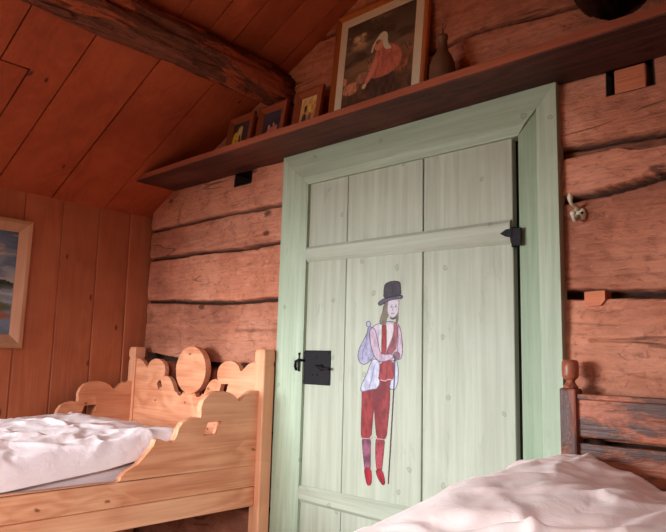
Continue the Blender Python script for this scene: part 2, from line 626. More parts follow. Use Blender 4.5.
def ceil_z(x):
    return 1.72 + SL * (x - XL) if x <= XA else 1.72 + SL * (2 * XA - x - XL)


# floor
f = MB()
y = -0.02
k = 0
x = XL - 0.05
while x < XR + 0.05:
    f.box((x, YF - 0.05, -0.04), (min(x + 0.168, XR + 0.06), 0.06, 0.0), 0.003, random.random() * 9)
    x += 0.17
tag(f.build('floor', MAT['floor']), 'bare wooden floor boards under the beds', 'floor', kind='structure')

# log wall with the door, y = 0
gx = np.concatenate([np.arange(XL - 0.06, -0.09, 0.004), np.arange(-0.09, 1.04, 0.008), np.arange(1.04, 1.62, 0.004), np.arange(1.62, XR + 0.06, 0.012)])
gz = np.concatenate([np.arange(-0.04, 0.7, 0.012), np.arange(0.7, 2.5, 0.004), np.arange(2.5, 2.67, 0.012)])
X, Z = np.meshgrid(gx, gz, indexing='ij')


def interp(pts, x):
    return np.interp(x, [p[0] for p in pts], [p[1] for p in pts])


wob = lambda x, s: 0.010 * (fbm(x * 4.0, x * 0 + s, 3, s) - 0.5) * 2
# each seam: (x0, x1, curve, half width curve, depth)
seams = [
    (-9, 0.3, [(-1.3, 1.617), (-1.0, 1.620), (-0.75, 1.624), (-0.46, 1.620), (-0.17, 1.617)], 0.006, 0.05),
    (-9, 0.3, [(-1.3, 1.458), (-1.03, 1.453), (-0.77, 1.453), (-0.45, 1.440), (-0.3, 1.445), (-0.17, 1.443)], 0.0065, 0.05),
    (-9, 0.3, [(-1.25, 1.222), (-0.96, 1.209), (-0.74, 1.198), (-0.58, 1.188), (-0.36, 1.188), (-0.17, 1.190)], 0.0065, 0.05),
    (-9, 0.3, [(-1.25, 0.925), (-0.9, 0.905), (-0.6, 0.885), (-0.17, 0.880)], 0.013, 0.07),
    (-9, 0.3, [(-1.3, 0.60), (-0.1, 0.61)], 0.008, 0.05),
    (-9, 0.3, [(-1.3, 0.30), (-0.1, 0.29)], 0.008, 0.05),
    (0.6, 9, [(1.1, 1.604), (1.27, 1.599), (1.42, 1.592), (2.4, 1.57)], 0.004, 0.05),
    (0.6, 9, [(1.1, 1.438), (1.24, 1.445), (1.35, 1.456), (1.42, 1.466), (2.4, 1.47)], 0.010, 0.06),
    (0.6, 9, [(1.1, 1.144), (1.25, 1.139), (1.42, 1.132), (2.4, 1.13)], 0.011, 0.06),
    (0.6, 9, [(1.1, 0.71), (2.4, 0.70)], 0.009, 0.05),
    (0.6, 9, [(1.1, 0.38), (2.4, 0.37)], 0.009, 0.05),
    (-9, 9, [(-1.3, 1.83), (2.4, 1.83)], 0.006, 0.04),
    (-9, 9, [(-0.3, 2.07), (0.1, 2.10), (0.67, 2.082), (0.76, 2.103), (0.92, 2.094), (1.13, 2.07), (1.25, 2.06), (2.4, 2.05)], 0.004, 0.03),
    (-9, 9, [(-0.3, 2.34), (2.4, 2.34)], 0.006, 0.04),
]
Y = np.zeros_like(X)
shade = np.zeros_like(X)  # painted into the colour: dark gap fill, and shade in recesses and holes
tintf = np.zeros_like(X)
for i, (xa, xb, curve, hw, dep) in enumerate(seams):
    act = (X > xa) & (X <= xb)
    zc = interp(curve, X) + 0.006 * (fbm(X * 7, X * 0 + i * 3.1, 3, 40 + i) - 0.5)
    hw2 = hw * (0.55 + 0.9 * fbm(X * 6, X * 0 + i * 1.7, 2, 20 + i))
    dlt = np.abs(Z - zc)
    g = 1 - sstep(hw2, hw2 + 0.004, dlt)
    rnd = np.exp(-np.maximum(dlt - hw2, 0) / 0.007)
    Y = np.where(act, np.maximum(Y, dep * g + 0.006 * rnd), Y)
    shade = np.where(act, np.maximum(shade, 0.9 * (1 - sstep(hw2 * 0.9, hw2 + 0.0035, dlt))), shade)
    tintf = tintf + np.where(act & (Z > zc), 1.37 + 0.61 * i, 0.0)
tintf = tintf + np.where(X > 0.45, 3.3, 0)
# recessed strip under the right-hand upper log (old chinking), its shade painted in, chipped edge under the third left log
up = interp([(1.1, 1.604), (1.42, 1.592), (2.4, 1.57)], X)
lo = interp([(1.1, 1.572), (1.165, 1.568), (1.24, 1.566), (1.29, 1.572), (1.33, 1.556), (1.42, 1.552), (2.4, 1.53)], X) + 0.008 * (fbm(X * 16, X * 0, 3, 77) - 0.5)
m_ = sstep(0.0, 0.004, Z - lo) * sstep(0.0, 0.003, up - Z) * (X > 0.6)
Y = np.maximum(Y, 0.036 * m_)
shade = np.maximum(shade, 0.5 * m_)
chip_lo = interp([(-1.25, 1.22), (-0.74, 1.20), (-0.17, 1.19)], X)
chip_hi = chip_lo + np.maximum(0, 0.035 * (fbm(X * 9, X * 0, 4, 91) - 0.32)) * sstep(-1.17, -1.1, X) * (1 - sstep(-0.66, -0.55, X))
c_ = sstep(0.0, 0.003, Z - chip_lo) * (1 - sstep(0.0, 0.004, Z - chip_hi))
Y = np.maximum(Y, 0.016 * c_)
shade = np.maximum(shade, 0.4 * c_)
# long drying crack low on the left, and a second one on the right-hand log
for (xa, xb, za, zb) in ((-0.47, -0.12, 1.054, 1.052), (1.19, 1.46, 1.005, 1.0)):
    zc = za + (zb - za) * (X - xa) / (xb - xa)
    kz = np.exp(-((Z - zc) / 0.004) ** 2) * (X > xa) * (X < xb)
    Y = np.maximum(Y, 0.010 * kz)
    shade = np.maximum(shade, 0.3 * kz)
# hewn unevenness
Y = Y + 0.020 * (fbm(X * 2.2, Z * 5, 3, 5) - 0.5) + 0.008 * (fbm(X * 12, Z * 16, 3, 15) - 0.5) + 0.006


def notch(x0, x1, z0, z1, dep=0.25):
    global Y, shade
    n_ = (X > x0) & (X < x1) & (Z > z0) & (Z < z1)
    Y = np.where(n_, dep, Y)
    e_ = 0.0055
    n2_ = (X > x0 - e_) & (X < x1 + e_) & (Z > z0 - e_) & (Z < z1 + e_)
    shade = np.where(n2_, 0.985, shade)  # hole and its side walls painted near black as deep shade


notch(-0.515, -0.395, 1.757, 1.83)          # empty bracket hole under the shelf
notch(1.268, 1.396, 1.7435, 1.84)            # bracket hole with the peg
# around the door everything is set back behind the casing and leaf
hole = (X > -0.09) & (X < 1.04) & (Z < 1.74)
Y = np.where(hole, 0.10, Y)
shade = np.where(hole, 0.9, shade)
# hole round the second purlin end, and the dark gap where logs meet the board wall
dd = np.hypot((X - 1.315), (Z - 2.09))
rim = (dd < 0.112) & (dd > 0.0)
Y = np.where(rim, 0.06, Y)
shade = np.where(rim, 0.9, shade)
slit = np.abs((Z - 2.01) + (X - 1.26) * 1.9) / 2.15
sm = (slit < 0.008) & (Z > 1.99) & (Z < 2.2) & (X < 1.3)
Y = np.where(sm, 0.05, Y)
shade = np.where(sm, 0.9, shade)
# log ends stop just short of the panel wall, each a little different
endx = -1.250 + 0.008 * (vnoise(Z * 9, Z * 0, 3) - 0.5)
em = X < endx
Y = np.where(em, 0.05, Y)
shade = np.where(em, 0.9, shade)
zc_all = np.where(X <= XA, 1.72 + SL * (X - XL), 1.72 + SL * (2 * XA - X - XL))
cellok = (Z < zc_all + 0.04)
keep = cellok[:-1, :-1]
Pts = np.stack([X, Y, Z], -1)
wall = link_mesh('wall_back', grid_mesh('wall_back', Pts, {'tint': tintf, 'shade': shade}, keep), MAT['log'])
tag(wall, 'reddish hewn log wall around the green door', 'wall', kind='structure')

# left wall: vertical boards
w = MB()
ys = [0.07, -0.108, -0.287, -0.483, -0.672, -0.865, -1.06, -1.24, -1.44, -1.62, -1.82, -2.0, -2.2, -2.4, -2.6, -2.8, -3.0, -3.2, -3.4, -3.56]
for i, (a, b) in enumerate(zip(ys, ys[1:])):
    w.box((XL - 0.035, b + 0.0015, -0.02), (XL + random.uniform(-0.002, 0.002), a - 0.0015, 1.76), 0.004, 1.3 + i * 1.77)
    w.box((XL - 0.03, b - 0.006, -0.02), (XL - 0.008, b + 0.006, 1.76), 0.0, 0.4)
for v_ in w.bm.verts:
    v_.co.x -= 0.036 * v_.co.z / 1.76
tag(w.build('wall_left', MAT['panel']), 'left wall of upright reddish pine boards', 'wall', kind='structure')

# right wall and the wall behind the camera
w = MB()
for i in range(19):
    w.box((XR, 0.05 - (i + 1) * 0.19 + 0.002, -0.02), (XR + 0.035, 0.05 - i * 0.19 - 0.002, 1.76), 0.004, i * 1.31)
tag(w.build('wall_right', MAT['panel']), 'right wall of upright pine boards', 'wall', kind='structure')
w = MB()
for i in range(20):
    x0 = XL - 0.04 + i * 0.184
    if x0 > XR:
        break
    x1 = min(x0 + 0.181, XR + 0.05)
    w.box((x0, YF - 0.035, -0.02), (x1, YF, min(ceil_z(x0), ceil_z(x1)) + 0.06), 0.004, i * 1.7)
tag(w.build('wall_front', MAT['panel_pale']), 'board wall behind the viewer', 'wall', kind='structure')

# ceiling: boards running up each slope
c = MB()


def ceil_board(xa, xb, y0, y1, tint, lift=0.0, g=0.0022):
    d = Vector((xb - xa, 0, ceil_z(xb) - ceil_z(xa))).normalized()
    n = Vector((-d.z, 0, d.x))
    p0 = Vector((xa, 0, ceil_z(xa) + lift))
    p1 = Vector((xb, 0, ceil_z(xb) + lift))
    pts = [(p0.x, y0 + g, p0.z), (p0.x, y1 - g, p0.z), (p1.x, y1 - g, p1.z), (p1.x, y0 + g, p1.z)]
    c.prism(pts, n * 0.025, tint)


low = [-1.08 - 0.27 * k for k in range(10, 0, -1)]
low = [v for v in low if v > YF - 0.2] + [-1.083, -0.83, -0.55, -0.268, 0.07]
for i, (a, b) in enumerate(zip(low, low[1:])):
    t_ = 0.37 + 0.29 * i
    if abs(a + 1.083) < 1e-3:
        ceil_board(-0.60, -0.16, a, b, t_, 0, 0.0034)
        ceil_board(-1.29, -0.60, -0.972, b, t_, 0, 0.0030)
        ceil_board(-1.29, -0.603, a, -0.975, 5.05, -0.004)
    else:
        ceil_board(-1.29, -0.16, a, b, t_, random.uniform(-0.002, 0.002), 0.0034 if a < -0.6 else 0.0022)
hi_ = [YF - 0.06 + 0.16 * k for k in range(17)]
hi_ = [v for v in hi_ if v < -0.8] + [-0.74, -0.60, -0.46, -0.335, -0.20, -0.06, 0.07]
for i, (a, b) in enumerate(zip(hi_, hi_[1:])):
    ceil_board(-0.158, XA, a, b, 8.1 + 0.83 * i, random.uniform(-0.002, 0.002))
for i in range(22):
    a = 0.07 - (i + 1) * 0.165
    ceil_board(XA, XR + 0.04, a, a + 0.165, 20 + 0.91 * i)
c.box((XL - 0.06, YF - 0.06, 2.72), (XR + 0.06, 0.12, 2.74), 0, 0)
tag(c.build('ceiling', MAT['ceiling']), 'sloping ceiling of wide reddish brown boards', 'ceiling', kind='structure')


def log_beam(name, cx, cz, r, label, seed, y_end=0.03):
    ny, na = 300, 64
    yy = np.linspace(YF + 0.02, y_end, ny)[:, None]
    aa = np.linspace(0, 2 * math.pi, na + 1)[None, :]
    ca, sa = np.cos(aa), np.sin(aa)
    px = ca * 1.6 + 3
    pz = sa * 1.6 + 3
    nse = fbm(yy * 2.2 + px, pz + yy * 0.6, 4, seed) - 0.5
    fine = fbm(yy * 7 + px * 2, pz * 2.5, 4, seed + 9) - 0.5
    flat = -0.012 * sstep(0.52, 0.62, fbm(yy * 3.1 + px * 1.3, pz * 1.7 - yy, 3, seed + 20))
    rr = r * (1 - 0.05 * sstep(-0.9, 0.0, yy)) + 0.030 * nse + 0.014 * fine + flat
    Pb = np.stack([cx - 0.04 * (1 + yy) + rr * ca, yy + 0 * aa, cz + rr * sa], -1)
    me = grid_mesh(name, Pb, {'tint': np.full(Pb.shape[:2], seed * 0.31)}, flip=True)
    o = link_mesh(name, me, MAT['beam'] if cx < 0.5 else MAT['beam_dark'])
    return tag(o, label, 'beam', kind='structure')


log_beam('ceiling_beam', -0.155, 2.150, 0.088, 'rough dark peeled log beam under the sloping ceiling boards', 3)
log_beam('ceiling_beam', 1.315, 2.09, 0.092, 'dark round log end above the right end of the shelf', 8, 0.05)

# ------------------------------------------------------------------ door
CY = -0.026            # casing face
ol = at(279.5, 270, 1, CY)[0]
orr = at(557.2, 150, 1, CY)[0]
il = at(306.4, 183.6, 1, CY)[0]
ir = at(517.3, 200, 1, CY)[0]
zt = at(306.4, 183.6, 1, CY)[2]
ZS = 1.818             # shelf underside
trim = empty('trim_1', ((ol + orr) / 2, 0, 0))
tag(trim, 'broad pale green painted casing around the door', 'door casing', kind='structure')


def child_local(o, parent):
    """Keep world placement when parenting to an Empty that is only translated."""
    o.location = -Vector(parent.location)
    o.parent = parent
    return o


ch = 0.030            # chamfer
for side in (0, 1):
    a, b = (ol, il) if side == 0 else (ir, orr)
    b_ = MB()
    inner_in, sgn = (b, 1) if side == 0 else (a, -1)
    ztop = ZS - 0.001
    # cross section (x, y) swept in z with a mitred top
    if side == 0:
        sec = [(a, 0.02), (a, CY), (b - ch, CY), (b, CY + 0.012), (b, 0.05)]
    else:
        sec = [(b, 0.02), (b, CY), (a + 0.070, CY), (a + 0.064, CY + 0.009), (a, CY + 0.012), (a, 0.05)]

    def mitre(x):
        u = (x - ol) / (il - ol) if side == 0 else (orr - x) / (orr - ir)
        return ztop + (zt - ztop) * u
    v0 = [b_.bm.verts.new((x, y, 0.0)) for x, y in sec]
    v1 = [b_.bm.verts.new((x, y, mitre(x))) for x, y in sec]
    for i in range(len(sec)):
        j = (i + 1) % len(sec)
        b_.bm.faces.new((v0[i], v0[j], v1[j], v1[i]))
    b_.bm.faces.new(v0)
    b_.bm.faces.new(list(reversed(v1)))
    b_._paint(v0 + v1, 1.1 + side)
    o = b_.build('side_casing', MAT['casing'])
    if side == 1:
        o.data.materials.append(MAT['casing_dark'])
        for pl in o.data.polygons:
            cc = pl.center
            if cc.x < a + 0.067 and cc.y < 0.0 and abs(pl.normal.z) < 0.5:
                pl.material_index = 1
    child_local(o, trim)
b_ = MB()
ztop = ZS - 0.001
secz = [(ztop, 0.02), (ztop, CY), (zt + ch, CY), (zt, CY + 0.012), (zt, 0.05)]


def endx_(z, side):
    u = (ztop - z) / (ztop - zt)
    return ol + (il - ol) * u + 0.0006 if side == 0 else orr - (orr - ir) * u - 0.0006


v0 = [b_.bm.verts.new((endx_(z, 0), y, z)) for z, y in secz]
v1 = [b_.bm.verts.new((endx_(z, 1), y, z)) for z, y in secz]
for i in range(len(secz)):
    j = (i + 1) % len(secz)
    b_.bm.faces.new((v0[i], v0[j], v1[j], v1[i]))
b_.bm.faces.new(v0)
b_.bm.faces.new(list(reversed(v1)))
b_._paint(v0 + v1, 4.4)
child_local(b_.build('head_casing', MAT['casing_x']), trim)

DOORZ = 1.677
door = empty('door_1', (0.475, 0, 0.03))
tag(door, 'pale green plank door with a painted man on it', 'door', kind='structure')


def part(o, parent=door):
    return child_local(o, parent)


b_ = MB()
b_.box((-0.06, 0.034, 0.02), (1.03, 0.044, 1.735), 0, 0)
rb = part(b_.build('door_stop', MAT['backing']))
for i, (a, b) in enumerate(((0.0, 0.2275), (0.2285, 0.596), (0.5995, 0.953))):
    b_ = MB()
    b_.box((a + 0.0008, 0.0, 0.04), (b - 0.0008, 0.03, DOORZ), 0.0022, 2.2 + 1.9 * i)
    part(b_.build('plank', MAT['door']))
# battens with a small moulded edge, slightly tapered
for (zl0, zl1, zr0, zr1, tt) in ((1.337, 1.401, 1.318, 1.398, 7.1), (0.366, 0.4275, 0.350, 0.432, 8.3), ):
    b_ = MB()
    x0, x1 = 0.004, 0.948
    yb, ym, yf = 0.0, -0.006, -0.014
    e = 0.012

    def ring(x, z0, z1):
        return [(x, yb, z0), (x, ym, z0), (x, yf, z0 + e), (x, yf, z1 - e), (x, ym, z1), (x, yb, z1)]
    ra = [b_.bm.verts.new(p) for p in ring(x0, zl0, zl1)]
    rc = [b_.bm.verts.new(p) for p in ring(x1, zr0, zr1)]
    for i in range(6):
        j = (i + 1) % 6
        b_.bm.faces.new((ra[i], ra[j], rc[j], rc[i]))
    b_.bm.faces.new(ra)
    b_.bm.faces.new(list(reversed(rc)))
    b_._paint(ra + rc, tt)
    part(b_.build('batten', MAT['casing_x'] if False else painted('batten_paint', lin(164, 167, 150), lin(182, 187, 170), lin(124, 127, 111), axis=0, wear=0.3)))

# lock: iron plate with a lever, keyhole, staple and bolts
b_ = MB()
b_.box((0.003, -0.005, 0.828), (0.158, 0.0, 0.966), 0.0015)
lock = part(b_.build('lock_plate', MAT['iron']))
lock['label'] = 'black iron lock plate'


def sub(mb, name, mat, par):
    o = mb.build(name, mat)
    o.parent = par
    return o


b_ = MB()
b_.ball((0.112, -0.008, 0.898), 0.013, (1, 0.7, 1))
b_.tube([(0.085, -0.012, 0.906), (0.1, -0.016, 0.900), (0.125, -0.018, 0.8955), (0.15, -0.018, 0.894), (0.166, -0.016, 0.893)], [0.004, 0.006, 0.006, 0.005, 0.006])
sub(b_, 'lever', MAT['iron'], lock)
for (px, pz) in ((0.012, 0.955), (0.148, 0.955), (0.012, 0.84), (0.148, 0.838), (0.082, 0.938), (0.062, 0.868), (0.088, 0.868)):
    b_ = MB()
    b_.ball((px, -0.005, pz), 0.0042, (1, 0.6, 1))
    sub(b_, 'nail', MAT['iron'], lock)
b_ = MB()
b_.tube([(-0.002, CY + 0.024, 0.955), (-0.002, CY + 0.004, 0.953), (0, CY + 0.002, 0.92), (-0.002, CY + 0.004, 0.882), (-0.002, CY + 0.024, 0.88)], 0.0042)
b_.tube([(0.014, -0.005, 0.925), (0.0, CY - 0.004, 0.925), (-0.012, CY - 0.006, 0.92), (-0.016, CY - 0.004, 0.90), (-0.010, CY - 0.002, 0.884)], 0.0055)
o = b_.build('latch_keeper', MAT['iron'])
child_local(o, trim)
o['label'] = 'black iron latch loop on the casing edge'

# hinge on the upper batten
b_ = MB()
b_.prism([(0.914, -0.0145, 1.352), (0.935, -0.0145, 1.340), (0.964, -0.0145, 1.334), (0.964, -0.0145, 1.366), (0.935, -0.0145, 1.364)], (0, -0.003, 0))
hinge = part(b_.build('hinge', MAT['iron']))
b_ = MB()
b_.lathe([(0.0005, 1.300), (0.0085, 1.302), (0.0085, 1.366), (0.0005, 1.368)], (0.968, -0.024, 0), 14)
b_.box((0.968, -0.034, 1.304), (0.996, CY - 0.001, 1.362), 0.001)
sub(b_, 'hinge_barrel', MAT['iron'], hinge)

# ---- the painted man (flat paint on the planks)
PX0, PX1, PY0, PY1, STEP = 355.0, 407.0, 279.0, 489.0, 0.36
pxs = np.arange(PX0, PX1, STEP)
pys = np.arange(PY0, PY1, STEP)
GX, GY = np.meshgrid(pxs, pys, indexing='ij')


def poly_mask(poly, GX, GY):
    m = np.zeros(GX.shape, bool)
    n = len(poly)
    for i in range(n):
        x0, y0 = poly[i]
        x1, y1 = poly[(i + 1) % n]
        if y0 == y1:
            continue
        c1 = (GY >= min(y0, y1)) & (GY < max(y0, y1))
        xi = x0 + (GY - y0) * (x1 - x0) / (y1 - y0)
        m ^= c1 & (GX < xi)
    return m


def line_dist(poly, GX, GY, closed=True):
    d = np.full(GX.shape, 1e9)
    n = len(poly)
    for i in range(n if closed else n - 1):
        x0, y0 = poly[i]
        x1, y1 = poly[(i + 1) % n]
        vx, vy = x1 - x0, y1 - y0
        L = vx * vx + vy * vy + 1e-9
        t = np.clip(((GX - x0) * vx + (GY - y0) * vy) / L, 0, 1)
        d = np.minimum(d, np.hypot(GX - x0 - t * vx, GY - y0 - t * vy))
    return d


def smooth_poly(p, it=1):
    for _ in range(it):
        q = []
        n = len(p)
        for i in range(n):
            a, b = p[i], p[(i + 1) % n]
            q.append((a[0] * .75 + b[0] * .25, a[1] * .75 + b[1] * .25))
            q.append((a[0] * .25 + b[0] * .75, a[1] * .25 + b[1] * .75))
        p = q
    return p


class Painter:
    def __init__(self, GX, GY, bg=None, alpha0=1.0):
        self.GX, self.GY = GX, GY
        self.c = np.zeros(GX.shape + (4,))
        if bg is not None:
            self.c[..., :3] = np.array(bg[:3])
            self.c[..., 3] = alpha0

    def over(self, m, col, a=1.0):
        m = np.clip(m * a, 0, 1)
        a0 = self.c[..., 3]
        ao = m + a0 * (1 - m)
        for k in range(3):
            self.c[..., k] = np.where(ao > 1e-6, (col[k] * m + self.c[..., k] * a0 * (1 - m)) / np.maximum(ao, 1e-6), self.c[..., k])
        self.c[..., 3] = ao

    def poly(self, p, col, a=1.0, soft=None, line=None, lw=0.45, la=0.8, mottle=0.0, seed=0, it=1):
        p = smooth_poly(p, it)
        m = poly_mask(p, self.GX, self.GY).astype(float)
        if soft:
            d = line_dist(p, self.GX, self.GY)
            m = np.where(m > 0.5, 1, 0) * 0.5 + 0.5 * np.clip(np.where(m > 0.5, d, -d) / soft, -1, 1) + 0.0
            m = np.clip(np.where(m < 0, 0, m), 0, 1)
        self.over(m, col, a)
        if mottle:
            nz = fbm(self.GX / 3.0, self.GY / 9.0, 3, seed)
            self.over(m * sstep(0.5, 0.7, nz), tuple(np.minimum(1, np.array(col[:3]) * 1.4 + 0.015)), mottle)
            self.over(m * sstep(0.5, 0.3, nz), tuple(np.array(col[:3]) * 0.35), mottle)
        if line is not None:
            d = line_dist(p, self.GX, self.GY)
            self.over(1 - sstep(lw * 0.5, lw * 1.3, d), line, la)

    def stroke(self, p, col, w=0.5, a=1.0):
        d = line_dist(p, self.GX, self.GY, False)
        self.over(1 - sstep(w * 0.6, w * 1.3, d), col, a)


def zA(l):   # figure outlines: head
    return [(370 + x / 10.64, 272 + y / 10.64) for x, y in l]


def zB(l):   # torso
    return [(350 + x / 6.657, 315 + y / 6.657) for x, y in l]


def zC(l):   # legs
    return [(340 + x / 4.833, 380 + y / 4.833) for x, y in l]


pt = Painter(GX, GY)
OUT = lin(88, 72, 96)
LIL = lin(198, 190, 214)
# legs
pt.poly(zC([(105, 268), (149, 268), (147, 380), (146, 448), (122, 448), (112, 370)]), lin(146, 84, 108), mottle=0.6, seed=11, line=lin(110, 50, 70))
pt.poly(zC([(174, 268), (218, 272), (208, 380), (200, 452), (178, 446), (170, 360)]), lin(172, 66, 78), mottle=0.6, seed=12, line=lin(110, 50, 70))
pt.poly(zC([(106, 30), (165, 25), (166, 110), (157, 200), (150, 286), (101, 286), (102, 200), (106, 100)]), lin(152, 48, 52), mottle=0.45, seed=13, line=lin(120, 36, 50))
pt.poly(zC([(154, 20), (240, -15), (242, 100), (232, 200), (224, 290), (177, 288), (169, 200), (166, 130)]), lin(150, 50, 54), mottle=0.45, seed=14, line=lin(120, 36, 50))
pt.poly(zC([(150, 55), (225, 2), (210, 60), (170, 130)]), lin(122, 44, 56), a=0.7)
pt.stroke(zC([(98, 272), (108, 282), (150, 284), (156, 276)]), lin(204, 180, 190), 0.5, 0.75)
pt.stroke(zC([(168, 276), (180, 284), (215, 288), (224, 280)]), lin(204, 180, 190), 0.5, 0.75)
pt.poly(zC([(116, 425), (150, 425), (154, 490), (146, 510), (130, 508), (122, 470)]), lin(172, 28, 52), mottle=0.4, seed=15, line=lin(110, 16, 36))
pt.poly(zC([(172, 430), (204, 432), (219, 490), (213, 510), (198, 500), (178, 465)]), lin(172, 28, 52), mottle=0.4, seed=16, line=lin(110, 16, 36))
# sack
pt.poly(zB([(128, 62), (118, 110), (88, 170), (55, 235), (52, 290), (70, 325), (105, 330), (140, 300), (165, 270), (165, 180), (150, 100)]), lin(172, 168, 196), mottle=0.4, seed=1, line=OUT)
pt.poly(zB([(108, 45), (130, 40), (140, 62), (130, 80), (110, 80)]), lin(186, 180, 206), line=OUT)
pt.stroke(zB([(118, 90), (110, 170), (85, 250), (80, 300)]), lin(120, 112, 146), 0.5, 0.6)
# coat
pt.poly(zB([(150, 290), (200, 300), (205, 400), (190, 490), (130, 498), (68, 515), (75, 465), (108, 400), (130, 340)]), lin(206, 206, 228), mottle=0.35, seed=2, line=OUT)
pt.poly(zB([(285, 300), (322, 310), (318, 490), (258, 500), (275, 420)]), lin(206, 206, 228), mottle=0.3, seed=3, line=OUT)
pt.stroke(zB([(165, 330), (150, 400), (130, 480)]), lin(120, 116, 150), 0.5, 0.6)
# shirt / upper body
pt.poly(zB([(150, 75), (215, 45), (300, 42), (335, 80), (352, 215), (345, 285), (318, 300), (200, 310), (165, 280), (130, 160), (128, 110)]), lin(204, 188, 204), mottle=0.25, seed=4, line=OUT)
pt.poly(zB([(195, 60), (216, 55), (214, 265), (200, 285), (196, 180)]), lin(214, 220, 216), a=0.9)
# breast opening, red bands, waistcoat
pt.poly(zB([(238, 60), (292, 55), (285, 130), (262, 185), (244, 225)]), lin(222, 210, 214))
pt.poly(zB([(293, 44), (316, 52), (317, 170), (300, 245), (232, 285), (245, 235), (270, 185), (290, 125)]), lin(158, 88, 96), mottle=0.5, seed=5, line=lin(110, 50, 60), la=0.5)
pt.poly(zB([(213, 58), (240, 52), (244, 150), (242, 250), (212, 285), (208, 200), (213, 120)]), lin(158, 46, 50), mottle=0.4, seed=6, line=lin(110, 34, 44), la=0.6)
pt.poly(zB([(198, 315), (290, 300), (295, 390), (282, 438), (235, 450), (188, 436), (196, 380)]), lin(156, 56, 60), mottle=0.45, seed=7, line=lin(110, 34, 44), la=0.7)
pt.stroke(zB([(205, 432), (232, 440), (255, 428), (278, 432)]), lin(226, 190, 190), 0.5, 0.8)
pt.stroke(zB([(243, 320), (245, 420)]), lin(100, 40, 48), 0.45, 0.6)
# arms and hands
pt.poly(zB([(128, 95), (160, 80), (180, 140), (195, 235), (215, 265), (285, 258), (290, 290), (215, 315), (178, 300), (150, 250), (132, 170)]), lin(204, 178, 196), mottle=0.3, seed=8, line=OUT)
pt.poly(zB([(316, 55), (338, 90), (352, 215), (345, 285), (322, 300), (312, 240), (322, 160)]), lin(206, 180, 198), mottle=0.3, seed=9, line=OUT)
pt.poly(zB([(288, 255), (310, 242), (332, 255), (332, 285), (310, 296), (290, 285)]), lin(150, 104, 118), mottle=0.5, seed=10, line=OUT)
pt.stroke([(395.0, 356), (394.2, 382), (388.3, 483.6)], lin(86, 58, 72), 0.75, 0.95)
# head
pt.poly(zA([(140, 345), (200, 300), (205, 350), (190, 400), (205, 470), (180, 510), (170, 560), (110, 565), (98, 530), (105, 480), (130, 420)]), lin(132, 116, 104), mottle=0.4, seed=17)
pt.poly(zA([(298, 290), (316, 300), (306, 420), (305, 540), (272, 550), (272, 470), (292, 420)]), lin(132, 116, 104), mottle=0.4, seed=18)
pt.poly(zA([(195, 300), (308, 288), (304, 400), (285, 458), (240, 492), (205, 470), (185, 420), (190, 350)]), lin(214, 202, 212), line=lin(150, 130, 150), lw=0.3, la=0.5)
pt.poly(zA([(205, 470), (240, 488), (282, 464), (278, 500), (240, 512), (212, 500)]), lin(104, 88, 96), a=0.8)
for q in ((228, 372), (274, 368)):
    e_ = zA([q])[0]
    pt.over(1 - sstep(0.5, 1.1, np.hypot((GX - e_[0]) * 0.8, (GY - e_[1]) * 1.3)), lin(76, 62, 84), 0.9)
pt.stroke(zA([(218, 355), (238, 352)]), lin(110, 90, 100), 0.3, 0.7)
pt.stroke(zA([(264, 350), (288, 352)]), lin(110, 90, 100), 0.3, 0.7)
pt.stroke(zA([(250, 372), (238, 408), (248, 414)]), lin(120, 98, 116), 0.3, 0.8)
pt.stroke(zA([(224, 440), (254, 438)]), lin(116, 70, 90), 0.4, 0.9)
pt.poly(zA([(150, 155), (165, 122), (220, 98), (275, 94), (318, 104), (326, 135), (332, 255), (250, 272), (142, 292)]), lin(70, 58, 68), mottle=0.35, seed=19, line=lin(40, 32, 40))
pt.poly(zA([(82, 335), (100, 312), (150, 280), (250, 258), (332, 242), (354, 262), (335, 288), (270, 286), (190, 306), (135, 347), (100, 360)]), lin(104, 90, 112), mottle=0.4, seed=20, line=lin(44, 34, 44))
pt.stroke(zA([(150, 285), (250, 262), (330, 248)]), lin(40, 32, 40), 0.5, 0.9)

pt.c[..., :3] *= 0.82
Pf = np.zeros(GX.shape + (3,))
for i in range(len(pxs)):
    for j in range(len(pys)):
        Pf[i, j] = at(GX[i, j], GY[i, j], 1, -0.0006)
covered = pt.c[..., 3] > 0.02
kp = covered[:-1, :-1] & covered[1:, :-1] & covered[1:, 1:] & covered[:-1, 1:]
fig = link_mesh('painted_figure', grid_mesh('painted_figure', Pf, {'paint': pt.c}, kp), MAT['figure'])
part(fig)
fig['label'] = 'painted man in a black top hat and red breeches, with a sack and a walking stick'

# ------------------------------------------------------------------ shelf
zb, ztp = 1.818, 1.850
yf = -0.235
b_ = MB()
n = 120
xs = np.linspace(-1.035, XR - 0.003, n)
vt = []
for i, x in enumerate(xs):
    wv = 0.006 * (vnoise(np.array(x * 3.0), np.array(0.0), 31) - 0.5)
    wz = 0.004 * (vnoise(np.array(x * 5.0), np.array(1.0), 32) - 0.5)
    xt = x + (0.05 if i == 0 else 0)
    vt.append([b_.bm.verts.new(p) for p in ((x, 0.004, zb), (x, yf + wv + 0.003, zb + wz), (x, yf + wv, zb + 0.004 + wz), (xt, yf + wv + 0.003, ztp + wz), (xt, 0.004, ztp))])
edge_faces = []
for a, b in zip(vt, vt[1:]):
    for k in range(5):
        j = (k + 1) % 5
        fc = b_.bm.faces.new((a[k], a[j], b[j], b[k]))
        if k == 2:
            edge_faces.append(fc)
b_.bm.faces.new(vt[0])
b_.bm.faces.new(list(reversed(vt[-1])))
for fc in edge_faces:
    fc.material_index = 1
shelf = b_.build('wall_shelf', MAT['shelf'])
shelf.data.materials.append(MAT['shelf_edge'])
tag(shelf, 'long dark worn plank shelf running above the green door', 'shelf')

